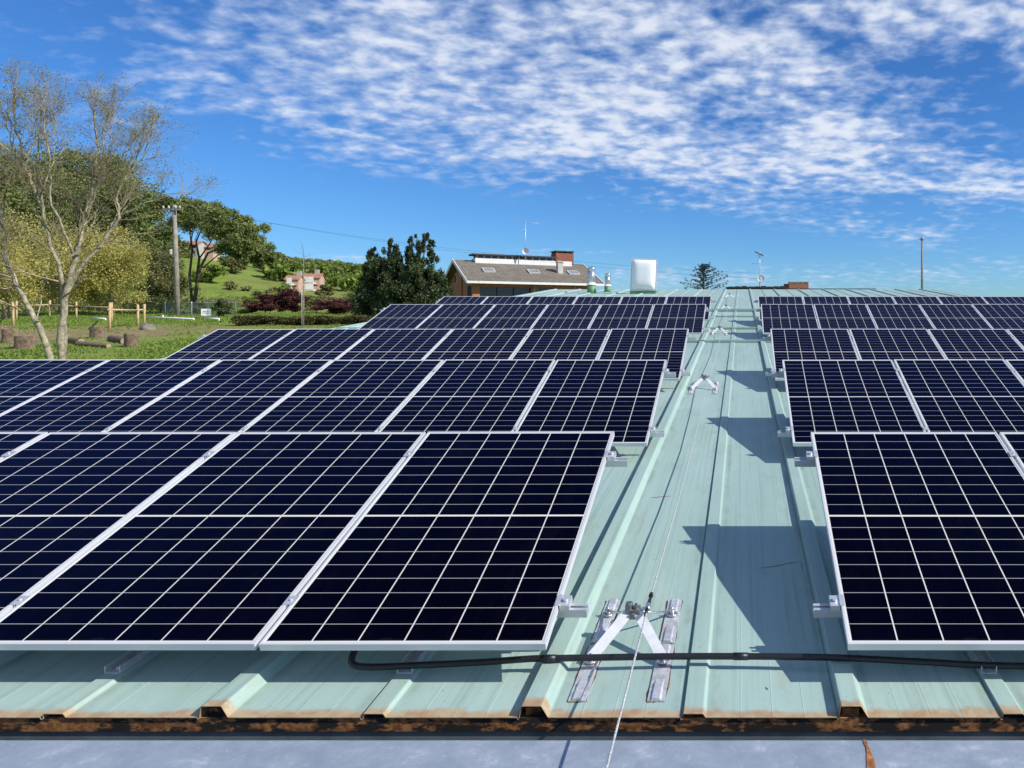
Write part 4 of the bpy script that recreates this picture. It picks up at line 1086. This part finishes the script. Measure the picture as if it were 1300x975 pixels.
b.build('trunk', M['bark_dark'], ev)
V, rn = leaf_quads(cl, .125, .5, shell=.55); link_mesh('crown', quads_mesh('crown', V, M['lf_dark'], rn), None, ev)

# --- young sapling with a pale trunk
ps = ground_at(385, 40.0); Ys = 40.0
sp_ = empty('young_sapling', ps, label='thin leafless sapling with a pale staked trunk standing by the hedge', cat='tree')
hs2 = (CY - 318) / F * Ys - ps.z
b = MB(); b.tube([(0, 0, -.1), (.02, 0, hs2 * .5), (0, 0, hs2 * .8), (.03, 0, hs2)], [.045, .035, .018, .008], 6); b.build('trunk', M['bark_grey'], sp_)
b = MB(); b.tube([(-.04, -.06, -.2), (-.04, -.06, hs2 * .5)], .016, 8); b.build('stake', M['concrete'], sp_)
TW = MB(); buds = []
for k in range(26):
    z_ = hs2 * random.uniform(.45, .97); twig(Vector((.01, 0, z_)), (rnd_vec(.6) + Vector((0, 0, .8))).normalized(), random.uniform(.3, .7), .008, 3)
TW.build('twigs', M['twig'], sp_)

# --- clipped hedge
h0, h1 = ground_at(298, 41), ground_at(470, 41); Lh = (h1 - h0).length
hd = empty('hedge', h0, label='long clipped brownish hedge behind the left end of the panels', cat='hedge')
hh_ = (CY - 400) / F * 41 - min(h0.z, h1.z)
cl = []
for k in range(200):
    x_ = random.uniform(0, Lh); cl.append(((x_, random.uniform(-.4, .4), random.uniform(.05, hh_ - .12)), (.3, .25, .16), 110))
V, rn = leaf_quads(cl, .085, .6, shell=.6); V[:, :, 2] = np.minimum(V[:, :, 2], hh_ + RNG.normal(0, .02, (len(V), 1)))
link_mesh('foliage', quads_mesh('foliage', V, M['lf_hedge'], rn), None, hd)
b = MB()
for k in range(30): b.tube([(Lh * (k + .5) / 30, 0, -.1), (Lh * (k + .5) / 30 + .1, .05, hh_ * .8)], [.03, .012], 5)
b.build('stems', M['bark_dark'], hd)

# --- spiky conifer top behind the ridge
Yc = 60.0; pc = Vector(((893 - CX) / F * Yc, Yc, g1(-3, 60))); topc = (CY - 337) / F * Yc - pc.z
cd_ = empty('cedar_tree', pc, label='spiky dark conifer top showing above the ridge right of the open skylight', cat='tree')
b = MB(); b.tube([(0, 0, -.3), (0, 0, topc * .6), (.02, 0, topc)], [.22, .13, .015], 8); cl = []
for k in range(58):
    z_ = topc - .02 - (k / 70) ** 1.1 * 3.2; an = k * 2.4; L = .30 + (topc - z_) * .60 * random.uniform(.35, 1.5)
    dxx = math.cos(an); L *= 1.45 if dxx > .3 else 1.0
    e = Vector((math.cos(an) * L, math.sin(an) * L, z_ + L * .32)); a = Vector((0, 0, z_)); b.tube([a, a.lerp(e, .6) + Vector((0, 0, -.05)), e], [.025, .016, .006], 4)
    for f_ in np.linspace(.2, 1.0, 6): c = a.lerp(e, float(f_)) + rnd_vec(.05); cl.append(((c.x, c.y, c.z), (.08, .08, .06), 16))
b.build('trunk', M['bark_dark'], cd_)
V, rn = leaf_quads(cl, .13, .2); link_mesh('crown', quads_mesh('crown', V, M['lf_cedar'], rn), None, cd_)

YAPT = min(np.arange(85, 240, 1.0), key=lambda y: abs(CY - g1((386 - CX) / F * y, y) / y * F - 371))
print('apartments at', YAPT)
# --- hillside trees: distinct ones, then the far wood as one mass
def hill_tree(px_, Y, hpx, wpx, leaf, label, name='hillside_tree', n=18, per=220):
    p = ground_at(px_, Y); top_py = CY - (p.z) / Y * F - hpx
    return simple_tree(name, px_, Y, top_py, wpx, label, leaf=leaf, n=n, per=per, size=.0030 * Y, group='single trees on the hillside', crown0=.08)
hill_tree(338, 150, 24, 34, 'lf_spring', 'bright green tree on the grassy slope above the purple trees')
hill_tree(352, 130, 26, 40, 'lf_olive', 'olive tree at the foot of the grassy slope')
hill_tree(306, 210, 9, 22, 'lf_dark', 'dark bush alone in the middle of the grassy slope')
hill_tree(300, 110, 26, 40, 'lf_olive', 'pale brownish tree below the grassy slope right of the stone pine')
hill_tree(268, 100, 24, 40, 'lf_spring', 'light green tree right behind the stone pine trunk')
hill_tree(352, 190, 20, 26, 'lf_olive', 'brownish tree left of the salmon apartment houses')
hill_tree(426, 120, 22, 36, 'lf_olive', 'grey green tree in front of the salmon apartment houses')
hill_tree(448, 135, 28, 44, 'lf_spring', 'light green tree right of the salmon apartment houses')
hill_tree(228, 205, 11, 30, 'lf_spring', 'round green bush just below the hilltop house')
hill_tree(262, 200, 10, 26, 'lf_olive', 'dark olive bush in front of the hilltop annex')
hill_tree(385, 112, 8, 36, 'lf_olive', 'low olive tree under the salmon apartment houses')
hill_tree(222, 130, 34, 50, 'lf_olive', 'dark olive tree below the red roofed hilltop house')
hill_tree(364, YAPT - 5, 15, 20, 'lf_spring', 'small round green tree hugging the left side of the apartment blocks')
hill_tree(411, YAPT - 4, 17, 22, 'lf_olive', 'small greyish tree hugging the right side of the apartment blocks')
hill_tree(322, 285, 8, 14, 'lf_dark', 'tiny dark tree on the crest above the grassy slope')
hill_tree(352, 290, 13, 26, 'lf_dark', 'dark rounded tree on the crest right of the stone pine')
cl = []
for k in range(900):
    px_ = random.uniform(332, 640) if k < 760 else random.uniform(-40, 250); Y = 105 + 225 * random.random() ** .8
    p = ground_at(px_, Y)
    if px_ < 332 and (Y < 250 and (px_ > 215 or Y < 150)): continue
    if 352 < px_ < 424 and Y < YAPT + 6: continue
    h = random.uniform(.012, .024) * Y * (1.0 if Y < 170 else .5) if px_ > 332 else random.uniform(4, 8); w_ = h * random.uniform(.42, .6)
    for j in range(3): cl.append(((p.x + random.gauss(0, w_ * .3), p.y + random.gauss(0, w_ * .3), p.z + h * random.uniform(.4, .72)), (w_ * .62, w_ * .62, h * .32), 95))
V, rn = leaf_quads(cl, .6, .7, shell=.5)
tag(link_mesh('far_wood', quads_mesh('far_wood', V, M['lf_spring'], rn), None), 'mixed spring wood covering the far hillside', 'wood', kind='stuff')
cl = []
for k in range(90):
    px_ = random.uniform(334, 600); Y = random.uniform(160, 300); p = ground_at(px_, Y)
    if 352 < px_ < 424 and Y < YAPT + 6: continue
    h = random.uniform(1.6, 3.2); w_ = h * random.uniform(.5, .7)
    for j in range(3): cl.append(((p.x + random.gauss(0, w_ * .3), p.y + random.gauss(0, w_ * .3), p.z + h * random.uniform(.35, .7)), (w_ * .6, w_ * .6, h * .32), 80))
V, rn = leaf_quads(cl, .7, .7, shell=.5)
tag(link_mesh('far_wood', quads_mesh('far_wood', V, M['lf_bud'], rn), None), 'pale just budding trees scattered through the far hillside wood', 'wood', kind='stuff')
cl = []
for k in range(240):
    px_ = random.choice((random.uniform(334, 640), random.uniform(-40, 240))); Y = random.uniform(110, 320); p = ground_at(px_, Y)
    if px_ < 332 and (Y < 250 and (px_ > 215 or Y < 150)): continue
    if 352 < px_ < 424 and Y < YAPT + 6: continue
    h = random.uniform(.012, .024) * Y * (1.0 if Y < 170 else .5) if px_ > 332 else random.uniform(4, 8); w_ = h * random.uniform(.4, .6)
    for j in range(3): cl.append(((p.x + random.gauss(0, w_ * .3), p.y + random.gauss(0, w_ * .3), p.z + h * random.uniform(.4, .72)), (w_ * .6, w_ * .6, h * .32), 90))
V, rn = leaf_quads(cl, .85, .7, shell=.5)
tag(link_mesh('far_wood', quads_mesh('far_wood', V, M['lf_olive'], rn), None), 'darker olive trees mixed into the far hillside wood', 'wood', kind='stuff')
# scrub and long grass on the mound's foot
cl = []
for k in range(70):
    px_ = random.uniform(235, 350); Y = random.uniform(78, 240); p = ground_at(px_, Y); h = random.uniform(.5, 1.0) * (Y / 110)
    if 330 > px_ and Y > 120 and random.random() < .55: continue
    cl.append(((p.x, p.y, p.z + h * .4), (h * 1.1, h * .9, h * .6), 110))
V, rn = leaf_quads(cl, .4, .6, shell=.6)
tag(link_mesh('hillside_scrub', quads_mesh('hillside_scrub', V, M['lf_olive'], rn), None), 'loose scrub dotted over the grassy slope', 'scrub', kind='stuff')
cl = []
for k in range(110):
    px_ = random.uniform(-20, 300); Y = random.uniform(58, 82); p = ground_at(px_, Y); h = random.uniform(.8, 2.2)
    cl.append(((p.x, p.y, p.z + h * .45), (h * .8, h * .7, h * .5), 170))
V, rn = leaf_quads(cl, .16, .55, shell=.6)
tag(link_mesh('undergrowth', quads_mesh('undergrowth', V, M['lf_olive'], rn), None), 'tangled undergrowth along the edge of the meadow', 'undergrowth', kind='stuff')

# --- far houses on the hill
def far_house(name, px_, Y, w, d, h, rot, label, base_dz=0.0, storeys=1, rows=3, colr='white', windows=3, base_py=None):
    p = ground_at(px_, Y) + Vector((0, 0, base_dz))
    if base_py is not None: p.z = (CY - base_py) / F * Y
    t = empty(name, p, rot, label=label, cat='house')
    b = MB(); b.box(-w / 2, -d / 2, -4, w / 2, d / 2, h)
    for sx in (-1, 1): b.add([(sx * w / 2, -d / 2, h), (sx * w / 2, d / 2, h), (sx * w / 2, 0, h + d * .2)], [(0, 1, 2) if sx > 0 else (2, 1, 0)])
    b.build('wall', M[colr], t)
    b = MB(); o_ = .18 if w < 6 else .4
    for s_ in (-1, 1):
        vs = [(-w / 2 - o_, s_ * (d / 2 + o_), h - .15), (w / 2 + o_, s_ * (d / 2 + o_), h - .15), (w / 2 + o_, 0, h + d * .22), (-w / 2 - o_, 0, h + d * .22)]
        vs += [(x, y, z + .025 * d) for x, y, z in vs]
        b.add(vs, [(0, 1, 2, 3), (4, 5, 6, 7), (0, 4, 5, 1), (1, 5, 6, 2), (3, 7, 4, 0)])
    rf = b.build('roof', M['tile_red'], t)
    b = MB(); b.box(w * .2, -.2, h + d * .15, w * .2 + .5, .3, h + d * .22 + .6); b.build('chimney', M['wall'], rf)
    for s in range(storeys):
        for k in range(windows):
            xx = -w / 2 + w * (k + .5) / windows; zz = .8 + s * h / storeys
            ws_ = min(.55, w / windows * .3); wh_ = min(1.3, h / storeys - .9) if storeys > 1 else min(1.2, h - .95)
            b = MB(); b.box(xx - ws_, -d / 2 - .06, zz, xx + ws_, -d / 2 - .002, zz + wh_); wn_ = b.build('window', M['dark'], t)
            b = MB(); b.box(xx - ws_ * .8, -d / 2 - .08, zz + .08, xx + ws_ * .8, -d / 2 - .061, zz + wh_ - .08); b.build('pane', M['glass'], wn_)
        if storeys > 1:
            b = MB(); b.box(-w / 2 + .5, -d / 2 - 1.1, s * h / storeys + .05, w / 2 - .5, -d / 2 - .003, s * h / storeys + .2); b.box(-w / 2 + .5, -d / 2 - 1.15, s * h / storeys + .2, w / 2 - .5, -d / 2 - 1.05, s * h / storeys + 1.0); b.build('balcony', M['white'], t)
    return t
M['salmon'] = plain('salmon_render', (0.50, 0.34, 0.26), 0.9, 0, .08, .8)
far_house('hilltop_house', 240, 232, 7.5, 5.5, 1.9, R(8), 'pale house with red tiled roof on the hilltop behind the stone pine', base_py=319, windows=4, colr='wall')
far_house('hilltop_annex', 263, 236, 6, 5, 1.6, R(8), 'small red roofed annex beside the hilltop house', base_py=321, windows=2, colr='salmon')
ks = YAPT / 150
far_house('apartment_house', 374, YAPT, 2.3 * ks, 3.2 * ks, 2.6 * ks, R(14), 'left salmon apartment block with white balconies on the hillside', storeys=2, colr='salmon', windows=2, base_py=371)
far_house('apartment_house', 394, YAPT + 4, 4.4 * ks, 3.4 * ks, 2.9 * ks, R(14), 'right and taller salmon apartment block on the hillside', storeys=2, colr='salmon', windows=3, base_py=370)
far_house('hillside_house', 442, 160, 5, 4, 1.4, R(10), 'low pink roofed house half hidden among trees behind the dark evergreen', base_py=389, windows=2)

# ------------------------------------------------------------------ meadow things
# wooden paddock fence
fpos = [(17, 40.2, 383), (21, 49.5, 382), (63, 50, 381), (97, 49.7, 383), (142, 45.5, 384), (139, 36.7, 384), (175, 39.9, 387), (183, 40.8, 386)]
fp = [ground_at(a, y) for a, y, t in fpos]
fe = empty('paddock_fence', fp[5], label='new pale wooden post and rail fence around the log circle', cat='fence')
for (a, y, t), p in zip(fpos, fp):
    b = MB(); tz = (CY - t) / F * y; l_ = random.uniform(-.03, .03)
    b.tube([p - fp[5] + Vector((0, 0, -.2)), Vector((p.x + l_, p.y, tz)) - fp[5]], [.06, .054], 8); b.build('post', M['wood_new'], fe)
def rail(i, j, fr=.86, e0=.12):  # one peeled pole between two posts
    a = fp[i] + Vector((0, 0, ((CY - fpos[i][2]) / F * fpos[i][1] - fp[i].z) * fr)); c = fp[j] + Vector((0, 0, ((CY - fpos[j][2]) / F * fpos[j][1] - fp[j].z) * fr))
    d = (c - a).normalized(); b = MB(); b.tube([a - d * e0 - fp[5], c + d * e0 - fp[5]], [.05, .045], 7); b.build('rail', M['wood_new'], fe)
for i, j in ((0, 1), (1, 2), (2, 3), (3, 4), (4, 5), (5, 6), (6, 7)): rail(i, j, .74)
# log stools
stl = [((116 + 132) / 2, 30.7, 16, 13.5, 'log stool standing alone in front of the fence corner post'), (166.5, 26.3, 15, 17, 'upright log stool nearest the solar panels'), (32.5, 25.0, 21, 16, 'wide log stool left of the bare tree trunk'),
       (13, 26.9, 16, 18, 'tall log stool second from the left picture edge'), (3, 29.6, 17, 15, 'log stool cut by the left picture edge')]
def stump_parts(root, rad, h):
    b = MB(); n_ = 16; ring = [1 + .07 * math.sin(3 * a + rad * 40) + random.uniform(-.04, .04) for a in np.linspace(0, 6.28, n_, False)]
    vs = []
    for zf, rf_ in ((-.06, 1.1), (.08, 1.03), (.5, .97), (.96, 1.0), (1.0, .96)):
        vs += [(rad * rf_ * ring[i] * math.cos(2 * math.pi * i / n_), rad * rf_ * ring[i] * math.sin(2 * math.pi * i / n_), h * zf) for i in range(n_)]
    b.add(vs, [(k * n_ + i, k * n_ + (i + 1) % n_, (k + 1) * n_ + (i + 1) % n_, (k + 1) * n_ + i) for k in range(4) for i in range(n_)], smooth=True)
    b.build('bark', M['stump_bark'], root)
    b = MB(); b.add(vs[-n_:], [tuple(range(n_))]); b.build('cut_face', M['stump_top'], root)
for (a, y, wpx, hpx, l_) in stl:
    p = ground_at(a, y); s_ = empty('log_stool', p, random.uniform(0, 3), label=l_, cat='log stool', group='cut log stools on the meadow'); stump_parts(s_, wpx / 2 / F * y, hpx / F * y)
for (a0_, y0_, a1_, y1_, r_, l_) in ((86, 26.8, 103, 26.4, .12, 'short log lying flat beside the bare tree trunk'), (98, 26.0, 138, 25.8, .095, 'long thin log lying flat in the grass'), (141, 28.3, 158, 27.6, .13, 'thick short log lying beside the upright log stool')):
    A, B_ = ground_at(a0_, y0_), ground_at(a1_, y1_); t_ = empty('lying_log', A, label=l_, cat='log', group='logs lying on the meadow'); d = B_ - A + Vector((0, 0, 0))
    b = MB(); b.tube([Vector((0, 0, r_ * .8)), d * .5 + Vector((0, 0, r_ * .85)), d + Vector((0, 0, r_ * .8))], [r_, r_ * 1.05, r_ * .95], 10, cap=False); b.build('bark', M['stump_bark'], t_)
    b = MB(); dn = d.normalized() * .002; b.tube([Vector((0, 0, r_ * .8)) - dn, Vector((0, 0, r_ * .8)) + dn], r_ * .97, 10); b.tube([d + Vector((0, 0, r_ * .8)) - dn, d + Vector((0, 0, r_ * .8)) + dn], r_ * .93, 10); b.build('cut_face', M['stump_top'], t_)
p = ground_at(187, 35.5); b = MB(); vs = []
for j in range(7):
    for i in range(10):
        a = 2 * math.pi * i / 10; ph = math.pi * j / 6; k = 1 + random.uniform(-.15, .15); vs.append((.36 * k * math.sin(ph) * math.cos(a), .3 * k * math.sin(ph) * math.sin(a), .26 * k * math.cos(ph) + .1))
b.add(vs, [(j * 10 + i, (j + 1) * 10 + i, (j + 1) * 10 + (i + 1) % 10, j * 10 + (i + 1) % 10) for j in range(6) for i in range(10)], True)
tag(b.build('rock', M['rock'], None, p), 'grey brown boulder in the grass right of the fence', 'rock')
# white rails lying low over the grass
for (pts, l_) in (([(187, 47), (207, 46.8), (246, 45.6)], 'long low white rail on short pegs in front of the pine'), ([(261, 45), (278, 44.6)], 'short low white rail right of the long one'), ([(118, 47.2), (134, 46.9)], 'short white board lying behind the fence corner')):
    Pp = [ground_at(a, y) for a, y in pts]; t_ = empty('white_rail', Pp[0], label=l_, cat='rail', group='white rails low over the grass')
    b = MB(); b.tube([q - Pp[0] + Vector((0, 0, .16)) for q in Pp], .05, 8); b.build('bar', M['white'], t_)
    for q in Pp: b = MB(); b.tube([q - Pp[0] + Vector((0, 0, -.1)), q - Pp[0] + Vector((0, 0, .32 if len(Pp) > 2 and q is Pp[1] else .19))], .035, 6); b.build('peg', M['white'], t_)

# wire mesh fence with its sign
m_, t, b_ = new_mat('wire_mesh'); co = t.node('ShaderNodeTexCoord').outputs['Object']
sp0 = t.node('ShaderNodeSeparateXYZ'); t.l.new(co, sp0.inputs[0])
da = t.m('FRACT', t.m('MULTIPLY', t.m('ADD', sp0.outputs[0], sp0.outputs[2]), 12.0)); db = t.m('FRACT', t.m('MULTIPLY', t.m('SUBTRACT', sp0.outputs[0], sp0.outputs[2]), 12.0))
al = t.m('MAXIMUM', t.m('LESS_THAN', da, 0.13), t.m('LESS_THAN', db, 0.13)); t.put(b_.inputs['Alpha'], al)
b_.inputs['Base Color'].default_value = (0.22, 0.27, 0.25, 1); b_.inputs['Roughness'].default_value = .5
M['mesh'] = m_
q0, q1 = ground_at(207, 54.6), ground_at(300, 52.5)
wf_ = empty('wire_fence', q0, math.atan2(q1.y - q0.y, q1.x - q0.x), label='green wire mesh fence between the utility pole and the hedge', cat='fence'); Lw = (q1 - q0).length
b = MB(); b.box(0, -.004, .03, Lw, .004, .92); b.build('wire_mesh', M['mesh'], wf_)
for k, mm in ((.03, 'green_post'), (.22, 'green_post'), (.40, 'concrete'), (.62, 'green_post'), (.82, 'green_post'), (.99, 'green_post')):
    b = MB(); b.tube([(Lw * k, 0, -.2), (Lw * k, 0, 1.0)], .035, 8); b.build('post', M[mm], wf_)
b = MB(); b.tube([(0, 0, .92), (Lw, 0, .92)], .012, 5); b.tube([(0, 0, .06), (Lw, 0, .06)], .01, 5); b.build('tension_wire', M['galv'], wf_)
psn = at(261.6, 401.3, 53.2); sg = empty('fence_sign', psn, 0.42, label='small white notice board fixed to the wire fence', cat='sign')
b = MB(); b.box(-.29, -.02, 0, .29, .0, .52); b.build('board', M['sign_white'], sg)
b = MB()
for zz, segs in ((.30, ((-.2, -.08), (-.06, .02), (.05, .2))), (.18, ((-.2, -.14), (-.11, .06), (.09, .17)))):
    for a, c in segs:
        x_ = a
        while x_ < c: b.box(x_, -.024, zz, x_ + .018, -.0205, zz + random.uniform(.05, .085)); x_ += .03
b.build('lettering', M['text'], sg)
b = MB(); b.tube([(-.2, .02, -.45), (-.2, .02, .5)], .015, 6); b.tube([(.2, .02, -.45), (.2, .02, .5)], .015, 6); b.build('bracket', M['galv'], sg)

# utility pole and wires
pu = ground_at(225.5, 54.0); topu = at(221.5, 260, 54.0) - pu
up_ = empty('utility_pole', pu, label='weathered grey wooden utility pole beside the stone pine', cat='utility pole')
b = MB(); b.tube([(0, 0, -.4), topu * .5, topu], [.19, .16, .115], 10); b.build('pole', M['pole'], up_)
b = MB(); c = topu - Vector((0, 0, .35)); b.box(c.x - .75, -.2, c.z - .06, c.x + .55, -.1, c.z + .06); b.bar((c.x - .5, -.15, c.z), (c.x, -.1, c.z - .6), .04, .04); b.build('crossarm', M['pole'], up_)
for xx in (-.68, -.3, .2, .5):
    b = MB(); b.tube([(c.x + xx, -.15, c.z + .06), (c.x + xx, -.15, c.z + .12), (c.x + xx, -.15, c.z + .26)], [.03, .07, .05], 8); b.build('insulator', M['concrete'], up_)
b = MB(); cz2 = topu * .56; b.box(cz2.x - .24, -.30, cz2.z - .05, cz2.x - .16, -.14, cz2.z + .3); b.build('step_box', M['concrete'], up_)
ends = at(964.5, 347, 50.0)
for i, (xx, dzz) in enumerate(((.2, 0), (.5, -.35))):
    A = pu + c + Vector((xx, -.15, .24)); E = ends + Vector((0, 0, dzz)); pts = []
    for k in range(25):
        f_ = k / 24; q_ = A.lerp(E, f_); q_.z -= .75 * 4 * f_ * (1 - f_); pts.append(q_ - A)
    w_ = MB(); w_.tube(pts, .0055, 5)
    tag(w_.build('power_line', M['black'], None, A), ('upper' if i == 0 else 'lower') + ' thin black power line running right from the utility pole', 'wire', 'power lines from the utility pole')

# grass blades over the visible meadow
n = 60000
gy = 19 + (62 - 19) * RNG.random(n) ** 1.1; gpx = -30 + 510 * RNG.random(n); gx = (gpx - CX) / F * gy
k_ = gx < -13.2; gx = gx[k_]; gy = gy[k_]
soil = ((gx + 27.5) / 8.5) ** 2 + ((gy - 33) / 8) ** 2 < .75; keep = ~soil | (RNG.random(len(gx)) < .12); gx = gx[keep]; gy = gy[keep]; n = len(gx)
gz_ = gh(gx, gy); hb = .02 + .05 * RNG.random(n) ** 2 + np.where(gy > 43, .10 * RNG.random(n), 0); an = RNG.random(n) * 6.28; wb = .03
bx_, by_ = np.cos(an) * wb, np.sin(an) * wb; lx, ly = RNG.normal(0, .05, n), RNG.normal(0, .05, n)
V = np.stack([np.stack([gx - bx_, gy - by_, gz_ - .02], 1), np.stack([gx + bx_, gy + by_, gz_ - .02], 1), np.stack([gx + lx + bx_ * .3, gy + ly + by_ * .3, gz_ + hb], 1), np.stack([gx + lx - bx_ * .3, gy + ly - by_ * .3, gz_ + hb], 1)], 1)
tag(link_mesh('meadow_grass', quads_mesh('meadow_grass', V, M['lf_grass'], RNG.random(n)), None), 'short bright green meadow grass', 'grass', kind='stuff')
